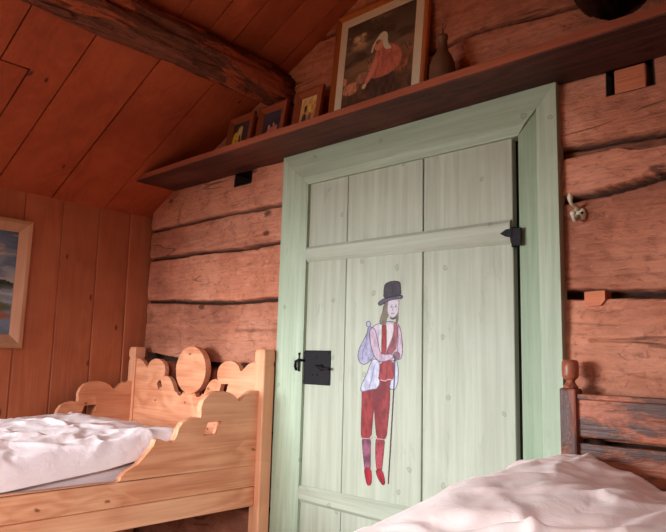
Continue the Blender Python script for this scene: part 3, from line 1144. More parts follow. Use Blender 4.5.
# peg block in its hole and the small wedge
b_ = MB()
b_.box((1.286, 0.006, 1.736), (1.376, 0.085, 1.816), 0.003, 3.0)
tag(b_.build('wooden_block', MAT['peg']), 'pale cut wooden block in a notch just under the shelf', 'wooden block')
b_ = MB()
b_.prism([(1.180, 0.05, 1.148), (1.180, 0.05, 1.114), (1.188, 0.05, 1.104), (1.226, 0.05, 1.106), (1.240, 0.05, 1.122), (1.240, 0.05, 1.149)], (0, -0.053, 0), 4.2)
tag(b_.build('wooden_wedge', MAT['peg']), 'small orange wooden wedge in the gap between two logs, below the coat hook', 'wooden wedge')

# ------------------------------------------------------------------ coat hook
hb = at(578.7, 214.5, 1, -0.005)
hook = empty('coat_hook', (hb[0], 0, hb[2]))
tag(hook, 'cream metal coat hook screwed to the logs right of the door', 'hook')
b_ = MB()
for s in (-1, 1):
    b_.lathe([(0.0005, -0.001), (0.0132, -0.001), (0.014, -0.006), (0.011, -0.0115), (0.0005, -0.0125)], (s * 0.0115, -0.0, 0), 20, axis='Y', squash=(0.82, 1.35))
b_.box((-0.008, -0.014, -0.018), (0.008, -0.001, 0.024), 0.005, seg=2)
b_.tube([(0, -0.010, 0.012), (-0.001, -0.022, 0.024), (-0.002, -0.040, 0.022), (-0.003, -0.052, 0.026), (-0.003, -0.058, 0.034)], [0.007, 0.006, 0.005, 0.005, 0.006])
b_.ball((-0.003, -0.059, 0.042), 0.0088, (0.9, 0.9, 1.7))
b_.tube([(0, -0.010, -0.008), (-0.001, -0.024, -0.020), (-0.001, -0.036, -0.022), (-0.001, -0.044, -0.014), (-0.001, -0.045, -0.006)], [0.008, 0.007, 0.006, 0.006, 0.006])
b_.ball((-0.001, -0.045, -0.004), 0.009)
o = b_.build('hook_body', MAT['hook'], hook)
for s in (-1, 1):
    b_ = MB()
    b_.ball((s * 0.0135, -0.0125, 0.002), 0.0042, (1, 0.5, 1))
    b_.build('screw', MAT['screw'], hook)

# ------------------------------------------------------------------ pictures


def picture(name, w, h, border, depth, loc, lean, yaw, mats, label, mount=0.0, paint=None, outer=None, grp=None):
    """A framed picture standing on its lower edge: origin at the base centre, face towards -y."""
    fmat, fmat_x, pmat = mats
    root = empty(name, loc, (-lean, 0, yaw))
    tag(root, label, 'picture frame', grp)
    b_ = MB()
    hw = w / 2
    o4 = [(-hw, 0), (hw, 0), (hw, h), (-hw, h)]
    i4 = [(-hw + border, border), (hw - border, border), (hw - border, h - border), (-hw + border, h - border)]
    for k in range(4):
        a, b = o4[k], o4[(k + 1) % 4]
        c_, d = i4[(k + 1) % 4], i4[k]
        # moulded section: high outer lip sloping to the sight edge
        m1 = [(a[0] * .7 + d[0] * .3, a[1] * .7 + d[1] * .3), (b[0] * .7 + c_[0] * .3, b[1] * .7 + c_[1] * .3)]
        V = b_.bm.verts.new
        A0, B0 = V((a[0], 0, a[1])), V((b[0], 0, b[1]))
        A1, B1 = V((a[0], -depth, a[1])), V((b[0], -depth, b[1]))
        A2, B2 = V((m1[0][0], -depth - 0.003, m1[0][1])), V((m1[1][0], -depth - 0.003, m1[1][1]))
        A3, B3 = V((d[0], -depth * 0.55, d[1])), V((c_[0], -depth * 0.55, c_[1]))
        A4, B4 = V((d[0], 0, d[1])), V((c_[0], 0, c_[1]))
        for q in ((A0, B0, B1, A1), (A1, B1, B2, A2), (A2, B2, B3, A3), (A3, B3, B4, A4), (A4, B4, B0, A0)):
            b_.bm.faces.new(q)
        b_._paint((A0, B0, A1, B1, A2, B2, A3, B3, A4, B4), 0.3 + k * 0.7)
    fr = b_.build('frame', fmat, root)
    if outer is not None:
        b_ = MB()
        e = 0.004
        for (x0, z0, x1, z1) in ((-hw - e, -e, hw + e, 0), (-hw - e, h, hw + e, h + e), (-hw - e, 0, -hw, h), (hw, 0, hw + e, h)):
            b_.box((x0, -depth * 0.8, z0), (x1, 0, z1))
        ed = b_.build('gilt_edge', outer, root)
        ed['label'] = 'thin gold outer edge'
    b_ = MB()
    b_.box((-hw + border * .6, -0.004, border * .6), (hw - border * .6, -0.0005, h - border * .6))
    b_.build('backing', MAT['backing'], root)
    if mount > 0:
        b_ = MB()
        ia, ib = hw - border, h - border
        x_, z0_, z1_ = ia - mount, border + mount, ib - mount
        yy = -depth * 0.5
        for (xa, za, xb, zb_) in ((-ia, border, ia, z0_), (-ia, z1_, ia, ib), (-ia, z0_, -x_, z1_), (x_, z0_, ia, z1_)):
            b_.box((xa, yy - 0.001, za), (xb, yy, zb_))
        mt = b_.build('mount', MAT['mat'], root)
        mt['label'] = 'ivory card mount'
    px, pz0, pz1 = hw - border - mount, border + mount, h - border - mount
    cols = paint[0]
    n, m = cols.shape[:2]
    U = np.linspace(-px - 0.001, px + 0.001, n)
    W = np.linspace(pz1 + 0.001, pz0 - 0.001, m)
    UU, WW = np.meshgrid(U, W, indexing='ij')
    yy = -depth * 0.5 + 0.0015 if mount > 0 else -depth * 0.4
    me = grid_mesh('print', np.stack([UU, np.full_like(UU, yy), WW], -1), {'paint': cols})
    pr = link_mesh('print', me, pmat, root)
    pr['label'] = paint[1]
    return root


def canvas(n, m):
    return np.meshgrid(np.linspace(0, 100, n), np.linspace(0, 100 * m / n, m), indexing='ij')


def grad_bg(GX, GY, stops):
    H = GY.max()
    p = Painter(GX, GY, (0, 0, 0), 1.0)
    ys_ = [s[0] * H for s in stops]
    for k in range(3):
        p.c[..., k] = np.interp(GY, ys_, [s[1][k] for s in stops])
    return p


# large print: woman in a white headscarf and rose blouse with goats on a dark moor
n, m = 150, 188
U, V = canvas(n, m)          # 100 x 125
p = grad_bg(U, V, [(0, lin(66, 54, 46)), (0.25, lin(84, 70, 58)), (0.45, lin(96, 78, 62)), (0.55, lin(110, 84, 64)), (0.75, lin(84, 62, 46)), (1, lin(50, 36, 28))])
cl = fbm(U / 22, V / 12, 4, 61)
p.over(sstep(0.5, 0.75, cl) * np.exp(-((V - 18) / 18) ** 2) * np.exp(-((U - 22) / 30) ** 2), lin(206, 176, 136), 1.0)
p.over(sstep(0.45, 0.25, cl) * (V < 60), lin(44, 38, 34), 0.6)
p.poly([(0, 62), (30, 56), (60, 50), (100, 40), (100, 60), (60, 66), (0, 74)], lin(122, 96, 74), 0.6, soft=3)
p.over(sstep(0.5, 0.7, fbm(U / 9, V / 6, 4, 62)) * (V > 60), lin(130, 92, 64), 0.35)
# goats
for (gx_, gy_, s, fl, colr) in ((12, 88, 1.0, 1, lin(176, 122, 92)), (30, 78, 0.9, -1, lin(150, 106, 80)), (82, 76, 1.0, -1, lin(140, 88, 62)), (62, 100, 1.0, 1, lin(120, 76, 56)), (90, 66, 0.7, 1, lin(118, 80, 60))):
    q = lambda l: [(gx_ + fl * x * s, gy_ + y * s) for x, y in l]
    p.poly(q([(-10, -2), (0, -5), (10, -3), (13, 4), (10, 12), (-8, 12), (-12, 5)]), colr, 0.85, mottle=0.3, seed=int(gx_))
    p.poly(q([(-8, -2), (-6, -12), (-12, -16), (-18, -11), (-15, -6)]), colr, 0.9)
    p.stroke(q([(-9, -14), (-5, -21)]), lin(70, 50, 40), 0.6)
    p.stroke(q([(-12, -15), (-11, -22)]), lin(70, 50, 40), 0.6)
    for lx in (-8, -4, 6, 9):
        p.stroke(q([(lx, 10), (lx - 1, 24)]), lin(92, 60, 46), 0.9)
# skirt, blouse, headscarf, face, arm
p.poly([(36, 80), (66, 76), (76, 92), (80, 116), (40, 122), (34, 98)], lin(70, 52, 42), mottle=0.4, seed=63)
p.poly([(48, 46), (64, 44), (80, 56), (86, 74), (74, 88), (50, 90), (38, 84), (43, 62)], lin(164, 96, 78), mottle=0.3, seed=64, soft=1.5)
p.poly([(46, 58), (52, 66), (44, 84), (36, 94), (32, 90), (38, 78)], lin(192, 116, 96), soft=1)
p.poly([(31, 90), (37, 92), (34, 98), (29, 97)], lin(222, 160, 128))
p.poly([(44, 35), (56, 34), (57, 46), (50, 52), (43, 47)], lin(198, 128, 100))
p.poly([(44, 36), (50, 28), (57, 26), (62, 32), (62, 44), (70, 55), (60, 53), (56, 46), (55, 37), (47, 36), (43, 42), (42, 50), (39, 52), (40, 42)], lin(226, 208, 160), mottle=0.2, seed=65)
p.poly([(45, 36), (52, 35), (51, 40), (45, 42)], lin(60, 44, 40), 0.7)
pic_big = p.c
pic_big[..., :3] = np.clip(pic_big[..., :3] * 1.7 + 0.006, 0, 0.8)
yb = -0.055
bl = at(331, 105, 1, yb - 0.02)
brr = at(428, 72, 1, yb - 0.02)
tp = at(340, 19, 1, yb + 0.02)
bw = brr[0] - bl[0]
bh = (tp[2] - ztp)
picture('picture_frame', bw, bh + 0.014, 0.026, 0.018, ((bl[0] + brr[0]) / 2 - 0.026, yb, ztp + 0.0015), 0.095, 0.0, (MAT['frame_oak'], MAT['frame_oak_x'], MAT['print']),
        'large framed print of a woman in a white headscarf with goats, leaning on the shelf', 0.037,
        (pic_big, 'dark print of a woman in a rose blouse and white headscarf among goats'))

# three small frames
U, V = canvas(56, 48)
p1 = grad_bg(U, V, [(0, lin(60, 56, 50)), (1, lin(70, 52, 34))])
p1.poly([(0, 30), (40, 22), (60, 30), (60, 86), (0, 86)], lin(216, 172, 60), soft=5)
p1.poly([(30, 14), (62, 8), (60, 40), (44, 46), (30, 34)], lin(196, 170, 120), soft=4)
p1.poly([(60, 0), (100, 0), (100, 86), (66, 86)], lin(66, 58, 62), soft=3)
p1.poly([(36, 86), (38, 60), (44, 48), (52, 46), (58, 60), (60, 86)], lin(20, 16, 18))
p1.poly([(42, 40), (50, 36), (54, 44), (48, 50), (42, 48)], lin(34, 24, 22))
p1.stroke([(24, 50), (40, 66)], lin(40, 30, 24), 2.0)
p2 = grad_bg(U, V, [(0, lin(70, 66, 84)), (0.45, lin(60, 54, 66)), (1, lin(96, 60, 50))])
p2.poly([(0, 40), (100, 20), (100, 40), (0, 60)], lin(50, 44, 58), 0.7, soft=6)
p2.poly([(20, 62), (34, 46), (60, 44), (84, 40), (88, 56), (80, 74), (24, 80)], lin(176, 112, 92), mottle=0.4, seed=71, soft=4)
p2.poly([(30, 40), (38, 34), (44, 42), (38, 50), (30, 48)], lin(196, 136, 112), soft=2)
p2.poly([(56, 36), (64, 32), (68, 40), (62, 46)], lin(206, 160, 120), soft=2)
p3 = grad_bg(U, V, [(0, lin(206, 176, 120)), (0.5, lin(196, 150, 92)), (1, lin(150, 110, 78))])
p3.over(sstep(0.45, 0.65, fbm(U / 10, V / 10, 3, 72)), lin(168, 92, 70), 0.6)
p3.poly([(52, 22), (66, 18), (70, 40), (58, 46)], lin(232, 196, 60), soft=3)
p3.poly([(14, 86), (16, 50), (26, 40), (40, 42), (48, 60), (46, 86)], lin(64, 52, 54), mottle=0.3, seed=73, soft=2)
p3.poly([(24, 26), (34, 18), (44, 24), (42, 36), (30, 42)], lin(50, 38, 36), soft=2)
p3.poly([(56, 44), (70, 40), (78, 56), (74, 82), (52, 84)], lin(104, 90, 74), mottle=0.3, seed=74, soft=2)
ys_b = -0.085
for q_ in (p1, p2, p3):
    q_.c[..., :3] = np.clip(q_.c[..., :3] * 1.5, 0, 0.85)
specs = [((226.5, 139), (257.5, 112), p1.c, 'small brown framed picture with a dark figure on yellow, furthest left on the shelf', 'dark seated figure before a yellow glow'),
         ((256.5, 130), (290.5, 100), p2.c, 'small brown framed picture with a dusky blue scene, second on the shelf', 'dim blue scene with pinkish figures'),
         ((293, 118), (326.5, 85), p3.c, 'small brown framed picture with two figures on gold, beside the large print', 'two figures in front of a golden room')]
for (bl_, tr_, col_, lab, plab) in specs:
    a = at(bl_[0], bl_[1], 1, ys_b - 0.01)
    b = at(tr_[0], tr_[1], 1, ys_b + 0.02)
    wd = b[0] - a[0]
    picture('picture_frame', wd, b[2] - ztp + 0.012, 0.036, 0.016, ((a[0] + b[0]) / 2 - 0.018, ys_b, ztp + 0.001), 0.16, 0.0,
            (MAT['frame_brown'], MAT['frame_brown'], MAT['print']), lab, 0.0, (col_, plab), None, 'small framed pictures on the shelf')

# landscape on the left wall
U, V = canvas(110, 92)
p = grad_bg(U, V, [(0, lin(96, 112, 138)), (0.35, lin(150, 158, 170)), (0.5, lin(186, 180, 172)), (0.54, lin(150, 156, 166)), (1, lin(120, 134, 154))])
p.over(sstep(0.5, 0.66, fbm(U / 30, V / 8, 4, 81)) * (V < 42), lin(214, 186, 160), 0.8)
p.over(sstep(0.5, 0.35, fbm(U / 26, V / 9, 4, 82)) * (V < 38), lin(84, 102, 134), 0.6)
p.poly([(0, 40), (20, 36), (46, 40), (70, 37), (100, 41), (100, 47), (0, 47)], lin(58, 66, 62), mottle=0.3, seed=83)
p.poly([(60, 44), (100, 43), (100, 48), (60, 48)], lin(92, 98, 78), 0.8)
p.poly([(40, 60), (70, 55), (100, 58), (100, 66), (60, 68)], lin(104, 100, 66), 0.9, soft=2)
p.poly([(30, 70), (70, 62), (100, 66), (100, 72), (60, 74)], lin(164, 96, 58), 0.9, soft=2)
p.poly([(20, 84), (60, 72), (100, 76), (100, 92), (20, 92)], lin(112, 122, 132), 0.8, soft=4)
p.over(sstep(0.5, 0.7, fbm(U / 8, V / 3, 3, 84)) * (V > 48) * (V < 60), lin(206, 206, 206), 0.5)
rt = at(32, 222, 0, XL + 0.012)
rbm = at(24, 347.5, 0, XL + 0.012)
ph = rt[2] - rbm[2]
pw = ph * 1.22
picture('picture_frame', pw, ph, 0.058, 0.024, (XL - 0.016, (rt[1] + rbm[1]) / 2 - pw / 2, rbm[2]), 0.0, math.pi / 2,
        (MAT['frame_pale'], MAT['frame_pale'], MAT['canvas']), 'pale wooden framed lake landscape painting hanging on the left board wall', 0.0,
        (p.c, 'lake landscape under a cloudy blue sky'), MAT['gilt'])

# bottle
bt = empty('bottle', (0.742, -0.095, ztp))
tag(bt, 'grey brown narrow-necked bottle on the shelf right of the large print', 'bottle')
b_ = MB()
b_.lathe([(0.0005, 0.0), (0.040, 0.0), (0.045, 0.006), (0.047, 0.03), (0.047, 0.085), (0.044, 0.115), (0.034, 0.142), (0.022, 0.160), (0.018, 0.175), (0.017, 0.208), (0.020, 0.212), (0.020, 0.221), (0.014, 0.222), (0.013, 0.20), (0.0005, 0.20)], (0, 0, 0), 28)
b_.build('bottle_body', MAT['bottle'], bt)
b_ = MB()
b_.tube([(0.0, 0.0, 0.2), (0.004, 0.0, 0.245), (0.012, 0.004, 0.262), (0.01, 0.006, 0.28)], [0.0018, 0.0016, 0.0013, 0.001], 6)
b_.tube([(0.002, 0.0, 0.2), (-0.004, 0.004, 0.25), (-0.003, 0.006, 0.275)], [0.0018, 0.0015, 0.001], 6)
b_.build('dried_stem', MAT['stem'], bt)

# ------------------------------------------------------------------ carved pine bed (left)
PXA, PXB = -0.202, -0.140        # near head post
QXA, QXB = -1.228, -1.166        # far head post
PYF, PYB = -0.090, -0.028
bed = empty('bed', (-0.684, -1.0, 0))
tag(bed, 'carved pine bed with scalloped sides and an oval topped headboard, left of the door', 'bed')


def bpart(o):
    return child_local(o, bed)


def post(xa, xb, ya, yb_, h, tt):
    """Square post with a chamfered faceted cap above a shallow waist."""
    b_ = MB()
    cx, cy_ = (xa + xb) / 2, (ya + yb_) / 2
    hx, hy = (xb - xa) / 2, (yb_ - ya) / 2
    prof = [(1.0, 0.0), (1.0, h - 0.075), (0.93, h - 0.066), (0.93, h - 0.058), (1.02, h - 0.046), (1.02, h - 0.014), (0.90, h - 0.002), (0.80, h)]
    rings = []
    for s, z in prof:
        kx, ky = hx * s, hy * s
        e = 0.004
        pts_ = [(-kx + e, -ky), (kx - e, -ky), (kx, -ky + e), (kx, ky - e), (kx - e, ky), (-kx + e, ky), (-kx, ky - e), (-kx, -ky + e)]
        rings.append([b_.bm.verts.new((cx + u, cy_ + v, z)) for u, v in pts_])
    for a, b in zip(rings, rings[1:]):
        for i in range(8):
            j = (i + 1) % 8
            b_.bm.faces.new((a[i], a[j], b[j], b[i]))
    b_.bm.faces.new(list(reversed(rings[0])))
    b_.bm.faces.new(rings[-1])
    for r in rings:
        b_._paint(r, tt)
    return b_.build('post', MAT['pine_z'])


bpart(post(PXA, PXB, PYF, PYB, 0.966, 1.2))
bpart(post(QXA, QXB, PYF, PYB, 0.972, 2.6))
FY0, FY1 = -2.06, -2.0
bpart(post(PXA, PXB, FY0, FY1, 0.80, 3.9))
bpart(post(QXA, QXB, FY0, FY1, 0.80, 5.2))


def arc(cx, cy_, rx, ry, a0, a1, n=12):
    return [(cx + rx * math.cos(math.radians(a0 + (a1 - a0) * i / n)), cy_ + ry * math.sin(math.radians(a0 + (a1 - a0) * i / n))) for i in range(n + 1)]


def star(cx, cy_, r, n=7, rot=0.0, sx=1.0, sy=1.0, el=1.0):
    """Four-pointed hole left between four round lobes."""
    pts_ = []
    for k in range(4 * n):
        t = 2 * math.pi * k / (4 * n)
        c3, s3 = math.cos(t), math.sin(t)
        pts_.append((r * math.copysign(abs(c3) ** 2.2, c3), r * math.copysign(abs(s3) ** 2.2, s3)))
    c_, s_ = math.cos(rot), math.sin(rot)
    return [(cx + (x * el * c_ - y_ * s_) * sx, cy_ + (x * el * s_ + y_ * c_) * sy) for x, y_ in pts_]


HC = -0.684
half = [(0.482, 0.911), (0.455, 0.910), (0.425, 0.900), (0.398, 0.880), (0.380, 0.868), (0.372, 0.872), (0.360, 0.892), (0.338, 0.906), (0.305, 0.913), (0.268, 0.910),
        (0.238, 0.898), (0.219, 0.880), (0.212, 0.858), (0.214, 0.838), (0.222, 0.824), (0.205, 0.830), (0.180, 0.826), (0.158, 0.814), (0.140, 0.795), (0.128, 0.774),
        (0.118, 0.757), (0.104, 0.757), (0.090, 0.744), (0.072, 0.739), (0.058, 0.744), (0.052, 0.753)]
half2 = [(0.048, 0.757), (0.03, 0.758)]
outline = [(HC - 0.482, 0.33), (HC + 0.482, 0.33)] + [(HC + u, z) for u, z in half + half2] + [(HC - u, z) for u, z in reversed(half + half2)]
HY = -0.066
holes = [star(HC + 0.262, 0.790, 0.027, rot=0.7, sx=1.2, el=1.4), star(HC - 0.255, 0.785, 0.027, rot=-0.3, sx=1.1)]
hbd = curve_plate('headboard', [outline] + holes, 0.024, lambda u, v, w: (u, HY - w, v), MAT['pine_x'], None, 0.0012, 6.6)
bpart(hbd)
ov = [(HC + 0.014 + 0.117 * math.cos(t), 0.866 + 0.108 * math.sin(t)) for t in [2 * math.pi * i / 48 for i in range(48)]]
ovo = curve_plate('oval_crest', [ov], 0.034, lambda u, v, w: (u, HY - 0.004 - w, v), MAT['pine_x'], None, 0.003, 7.9)
ovo.parent = hbd


RX = -0.169


def railpt(px, py):
    q = at(px, py, 0, RX)
    return (q[1], q[2])


scal = [(-0.090, 0.793), (-0.112, 0.793), (-0.135, 0.789), (-0.160, 0.775), (-0.180, 0.758), (-0.188, 0.752), (-0.196, 0.756), (-0.212, 0.772), (-0.240, 0.786), (-0.275, 0.794), (-0.312, 0.792), (-0.345, 0.780), (-0.366, 0.760), (-0.376, 0.735), (-0.374, 0.708), (-0.376, 0.690)]
scal += [railpt(*q) for q in ((195.5, 417.5), (189, 419.5), (183, 423), (179, 429), (177, 436), (174.5, 441), (170, 443), (165, 441.5), (160, 439.5), (156, 440), (154, 446), (150, 451), (144, 458), (138, 464.6), (130, 469.5), (124.5, 473.5), (121.5, 477), (120, 481), (117, 483))]
scal += [(-0.78, 0.494), (-2.0, 0.497)]


def add_groove_shape(b_, x0, x1, lo, hi, y0, y1, tt):
    b_.box((x0, y0, lo), (x1, y1, hi), 0.0025, tt)


def side_rail(x0, x1, tt):
    top = [(-2.0, 0.4935)] + [(-0.09, 0.4935)] + scal
    o = curve_plate('side_rail', [top[::-1], star(-0.318, 0.652, 0.033, rot=0.66, sx=1.2, sy=0.95, el=1.5)], x1 - x0, lambda u, v, w: ((x0 + x1) / 2 + w, u, v), MAT['pine'], None, 0.0012, tt)
    bm = bmesh.new()
    bm.from_mesh(o.data)
    b2 = MB()
    b2.bm.free()
    b2.bm = bm
    b2.tl = bm.verts.layers.float.get('tint')
    b2.box((x0, -2.0, 0.408), (x1, -0.088, 0.4925), 0.0022, tt + 1.3)
    b2.box((x0, -2.0, 0.330), (x1, -0.090, 0.4065), 0.0022, tt + 2.9)
    bm.to_mesh(o.data)
    bm.free()
    return o


bpart(side_rail(-0.198, RX, 0.7))
bpart(side_rail(-1.205, -1.178, 5.6))
b_ = MB()
b_.box((-1.18, -2.045, 0.33), (-0.19, -2.018, 0.70), 0.003, 3.3)
bpart(b_.build('footboard', MAT['pine_x']))
b_ = MB()
b_.box((-1.176, -2.0, 0.350), (-0.2, -0.085, 0.366), 0.001, 1.0)
bpart(b_.build('bed_base', MAT['pine']))

# mattress under a white sheet
b_ = MB()
b_.box((-1.17, -1.98, 0.368), (-0.236, -0.10, 0.546), 0.045, 0, 4)
mt = b_.build('mattress', MAT['sheet'])
for p_ in mt.data.polygons:
    p_.use_smooth = True
tag(mt, 'white sheeted mattress lying in the carved pine bed', 'mattress')


def cloth_solid(name, x, y, top, bot, mat):
    """Closed soft sheet: top surface and underside joined round the rim."""
    n, m = top.shape
    XX, YY = np.meshgrid(x, y, indexing='ij') if x.ndim == 1 else (x, y)
    P1 = np.stack([XX, YY, top], -1)
    me = bpy.data.meshes.new(name)
    V = np.concatenate([P1.reshape(-1, 3), np.stack([XX, YY, bot], -1).reshape(-1, 3)])
    idx = np.arange(n * m).reshape(n, m)
    q1 = np.stack([idx[:-1, :-1], idx[1:, :-1], idx[1:, 1:], idx[:-1, 1:]], -1).reshape(-1, 4)
    q2 = q1[:, ::-1] + n * m
    rim = np.concatenate([idx[:, 0], idx[-1, 1:], idx[-2::-1, -1], idx[0, -2:0:-1]])
    r2 = np.roll(rim, -1)
    q3 = np.stack([rim, rim + n * m, r2 + n * m, r2], -1)
    F = np.concatenate([q1, q2, q3])
    me.from_pydata(V.tolist(), [], F.tolist())
    me.polygons.foreach_set('use_smooth', [True] * len(me.polygons))
    me.validate()
    return link_mesh(name, me, mat)


def creases(X_, Y_, n, seed, box_, ang, spread, amp):
    """Soft linear folds: raised ridges with a hollow beside them."""
    rg = random.Random(seed)
    out = 0 * X_
    for _ in range(n):
        cx, cy_ = rg.uniform(box_[0], box_[1]), rg.uniform(box_[2], box_[3])
        a = ang + rg.uniform(-spread, spread)
        L, w_ = rg.uniform(0.07, 0.22), rg.uniform(0.009, 0.022)
        t_ = (X_ - cx) * math.cos(a) + (Y_ - cy_) * math.sin(a)
        d_ = -(X_ - cx) * math.sin(a) + (Y_ - cy_) * math.cos(a) + rg.uniform(-2, 2) * t_ * t_
        out = out + amp * rg.uniform(0.4, 1.0) * np.exp(-(t_ / L) ** 2) * (np.exp(-(d_ / w_) ** 2) - 0.7 * np.exp(-((d_ - 1.9 * w_) / (1.2 * w_)) ** 2))
    return out


# white duvet: crumpled, sagging along the near side, its corner up over the scalloped rail
nu, nv = 180, 320
u = np.linspace(0, 1, nu)[:, None]
v = np.linspace(0, 1, nv)[None, :]
yy = -1.96 + v * (1.96 - 0.27) + 0 * u
yy = yy + 0.10 * (v > 0) * v ** 6 * (0.35 - u) - 0.012 * np.sin(u * 9) * v ** 4
xfar, xnear = -1.168, -0.203
xx = xfar + u * (xnear - xfar) + 0 * v
topz = 0.600 + 0.045 * np.sin(np.clip(u, 0, 1) * math.pi) ** 0.6
topz = topz + 0.018 * sstep(-0.95, -0.5, yy) * (1 - sstep(0.3, 0.9, u))
topz = topz - 0.055 * sstep(-0.6, -0.15, yy)
near = np.exp(-((u - 1.0) / 0.16) ** 2)
topz = topz + near * (0.05 * sstep(-0.75, -0.44, yy) - 0.03 * sstep(-0.7, -1.1, yy))
wr = (fbm(xx * 2.4 + yy * 1.2, yy * 4.5 - xx * 2, 3, 101) - 0.5) * 0.024
rid = np.abs(fbm(xx * 2.5 - yy * 3, yy * 3 + xx * 5, 3, 102) - 0.5) * 2
wr = wr + 0.009 * np.exp(-(rid / 0.16) ** 2) + (fbm(xx * 10 + yy * 4, yy * 12, 3, 104) - 0.5) * 0.007
wr = wr + creases(xx, yy, 34, 5, (-1.15, -0.25, -1.3, -0.3), 1.2, 0.9, 0.012)
edge = sstep(0, 0.06, u) * sstep(0, 0.055, 1 - u) ** 1.0 * sstep(0, 0.05, 1 - v)
lowz = np.interp(yy, [-2.0, -1.07, -0.74, -0.54, -0.45, -0.2], [0.500, 0.502, 0.535, 0.570, 0.602, 0.600])
lowz = np.where(u < 0.5, 0.555, lowz)
r_ = 0.055
e_u = np.minimum(np.minimum(u, 1 - u) * (xnear - xfar), (1 - v) * 1.69 + 1e-9)
rnd = np.sqrt(np.clip(1 - (1 - np.clip(e_u / r_, 0, 1)) ** 2, 0, 1))
bulge = topz + wr
top = lowz + (bulge - lowz) * rnd
bot = np.minimum(lowz, top - 0.004)
bot = np.where((xx < -0.228), np.maximum(np.minimum(bot, 0.553), 0.549), bot)
top = np.maximum(top, bot + 0.003)
dv1 = cloth_solid('duvet', xx, yy, top, bot, MAT['duvet_white'])
tag(dv1, 'crumpled white duvet on the carved pine bed', 'duvet')

# ------------------------------------------------------------------ dark worn bed (right)
bed2 = empty('bed', (1.62, -1.0, 0))
tag(bed2, 'old bed with worn dark paint and a turned knob post, right of the door', 'bed')


def b2part(o):
    return child_local(o, bed2)


BY0, BY1 = -0.086, -0.036


def post2(xa, xb, ya, yb_, tt, h=0.858):
    b_ = MB()
    b_.box((xa, ya, 0), (xb, yb_, h), 0.006, tt, 2)
    cx, cy_ = (xa + xb) / 2, (ya + yb_) / 2
    pr = [(0.021, 0.0), (0.0215, 0.004), (0.016, 0.011), (0.0125, 0.018), (0.0135, 0.023), (0.0180, 0.027), (0.0222, 0.031), (0.0232, 0.037), (0.0238, 0.055), (0.0232, 0.074), (0.0190, 0.080), (0.0005, 0.0815)]
    p_ = b_.build('post', MAT['worn_z'])
    k_ = MB()
    k_.lathe([(0.0005, -0.002)] + pr, (cx, cy_, h), 24, tint=tt + 1)
    kn_ = k_.build('knob', MAT['worn_knob'])
    return p_, kn_


MAT['worn_knob'] = wood('turned_knob_wood', lin(150, 84, 58), lin(100, 52, 38), lin(168, 98, 70), axis=2, knots=0.0, grain=0.4, rough=0.35, bump=0.15,
                        patch=(lin(104, 62, 52), 4.0, 0.52, 0.6), spec=0.5)
q0 = at(559.0, 392, 1, BY0)
q1 = at(575.5, 392, 1, BY0)
BXA, BXB = q0[0], q1[0]
for (xa, xb, ya, yb_, h, tt) in ((BXA, BXB, BY0, BY1, at(568, 388.0, 1, -0.06)[2], 1.1), (2.20, 2.252, BY0, BY1, 0.858, 2.3), (BXA, BXB, -2.06, -2.01, 0.62, 3.1), (2.20, 2.252, -2.06, -2.01, 0.62, 4.7)):
    p_, kn_ = post2(xa, xb, ya, yb_, tt, h)
    b2part(p_)
    kn_.parent = p_
for (za, zb2, tt) in ((at(600, 440, 1, -0.07)[2] + 0.003, at(600, 399, 1, -0.07)[2] - 0.004, 0.5), (0.56, at(600, 443.5, 1, -0.07)[2] - 0.004, 2.2)):
    b_ = MB()
    b_.box((BXB - 0.004, -0.072, za), (2.204, -0.050, zb2), 0.004, tt, 2)
    b2part(b_.build('head_rail', MAT['worn']))
b_ = MB()
b_.box((BXB - 0.004, -0.078, at(600, 399, 1, -0.07)[2] - 0.004), (2.204, -0.048, at(600, 396.5, 1, -0.07)[2] + 0.004), 0.003, 6.6, 2)
b2part(b_.build('top_moulding', MAT['worn']))
for xa in (BXA + 0.008, 2.21):
    b_ = MB()
    b_.box((xa, -2.02, 0.24), (xa + 0.03, -0.08, 0.377), 0.004, 3.3)
    b2part(b_.build('side_rail', MAT['worn']))
b_ = MB()
b_.box((BXB, -2.05, 0.30), (2.21, -2.02, 0.58), 0.004, 4.4)
b2part(b_.build('footboard', MAT['worn']))
b_ = MB()
b_.box((BXA + 0.036, -2.02, 0.36), (2.211, -0.09, 0.378), 0.001, 1.0)
b2part(b_.build('bed_base', MAT['pine']))

# pink duvet heaped over the bed
nu, nv = 260, 300
u = np.linspace(0, 1, nu)[:, None]
v = np.linspace(0, 1, nv)[None, :]
xa_, xb_ = 1.045, 2.196
xx = xa_ + u * (xb_ - xa_) + 0 * v
yy = -1.98 + v * (1.98 - 0.10) + 0 * u
xe = xx - xa_
base = 0.588 + 0 * xx
ridge = 0.080 * np.exp(-((xx - 1.19) / 0.18) ** 2) * (sstep(-1.4, -0.35, yy) + 0.18 * np.exp(-((yy + 0.62) / 0.22) ** 2)) - 0.020 * sstep(1.34, 1.42, xx) * sstep(-0.5, -0.15, yy)
heap = 0.022 * np.exp(-((xx - 1.235) / 0.085) ** 2 - ((yy + 0.13) / 0.16) ** 2)
swell = 0.055 * np.exp(-((xx - 1.60) / 0.26) ** 2) * sstep(-1.6, -0.5, yy) + 0.03 * np.exp(-((xx - 1.42) / 0.12) ** 2 - ((yy + 0.55) / 0.2) ** 2)
fold = (fbm(xx * 2.6 - yy * 1.2, yy * 2.2 + xx * 3, 3, 201) - 0.5) * 0.040
rid = np.abs(fbm(xx * 3 + yy * 2.2, yy * 2.2 - xx * 3, 3, 203) - 0.5) * 2
fold = fold + 0.013 * np.exp(-(rid / 0.15) ** 2)
fine = (fbm(xx * 8 + yy * 5, yy * 4 - xx * 7, 3, 205) - 0.5) * 0.012
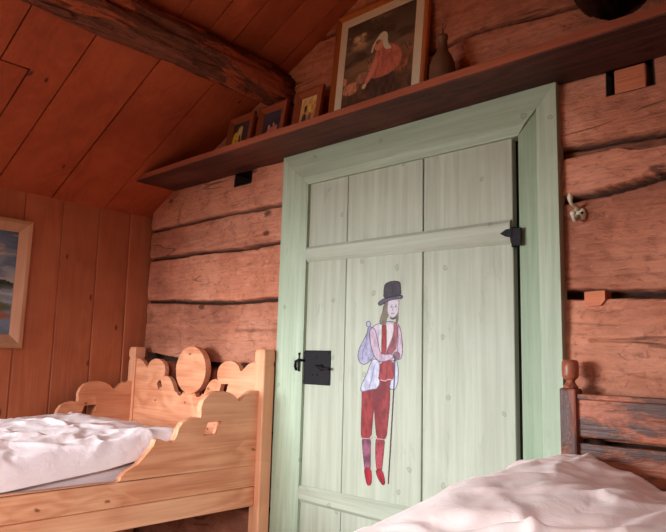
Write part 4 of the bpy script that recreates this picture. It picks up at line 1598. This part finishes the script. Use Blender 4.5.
fine = fine + creases(xx, yy, 46, 23, (1.1, 1.9, -1.2, -0.12), 0.9, 0.8, 0.013)
top = base + ridge + heap + swell + fold * (0.45 + 0.55 * sstep(0.10, 0.25, xe)) + fine
low_ = 0.40 + 0 * xx
e_l = np.minimum(np.minimum(xe, xb_ - xx), np.minimum((yy + 1.98) + 1e-9, (-0.10 - yy) * 2 + 1e-9))
r_ = 0.085
rnd = np.sqrt(np.clip(1 - (1 - np.clip(e_l / r_, 0, 1)) ** 2, 0, 1))
top = low_ + (top - low_) * rnd
bot = np.full_like(top, 0.3795)
dv2 = cloth_solid('duvet', xx, yy, top, bot, MAT['duvet_pink'])
tag(dv2, 'heaped pale pink duvet on the dark worn bed in the foreground', 'duvet')

# ------------------------------------------------------------------ light


def area(name, loc, rot, sx, sy, power, col):
    l = bpy.data.lights.new(name, 'AREA')
    l.shape = 'RECTANGLE'
    l.size, l.size_y = sx, sy
    l.energy = power
    l.color = col
    o = bpy.data.objects.new(name, l)
    o.location = loc
    o.rotation_euler = rot
    COL.objects.link(o)
    return o


# daylight from a low window in the gable behind the viewer, plus a weaker added fill lamp at the right wall
w1 = area('window_and_fill_light', (-0.55, YF + 0.08, 0.90), (math.radians(70), 0, math.radians(-18)), 1.5, 0.9, 72.0, (0.84, 0.94, 1.0))
w1.data.spread = math.radians(76)
w2 = area('window_and_fill_light', (XR - 0.05, -2.75, 1.2), (math.radians(54), 0, math.radians(48)), 1.0, 0.9, 44.0, (0.88, 0.95, 1.0))  # added fill, brightens the bed rail, left wall and duvets
w2.data.spread = math.radians(82)
# unseen warm fill light added behind the viewer to tint the upper room
bl_ = bpy.data.lights.new('warm_fill_light', 'POINT')
bl_.energy = 15.0
bl_.color = (1.0, 0.78, 0.44)
bl_.shadow_soft_size = 0.12
bo = bpy.data.objects.new('warm_fill_light', bl_)
bo.location = (0.45, -2.5, 1.75)
COL.objects.link(bo)

wd = bpy.data.worlds.new('world')
wd.use_nodes = True
bg = wd.node_tree.nodes['Background']
bg.inputs[0].default_value = (0.9, 0.95, 1.0, 1)
bg.inputs[1].default_value = 0.05
scene.world = wd

scene.view_settings.view_transform = 'Standard'
scene.view_settings.look = 'None'
scene.view_settings.exposure = 0.0
scene.view_settings.gamma = 0.93
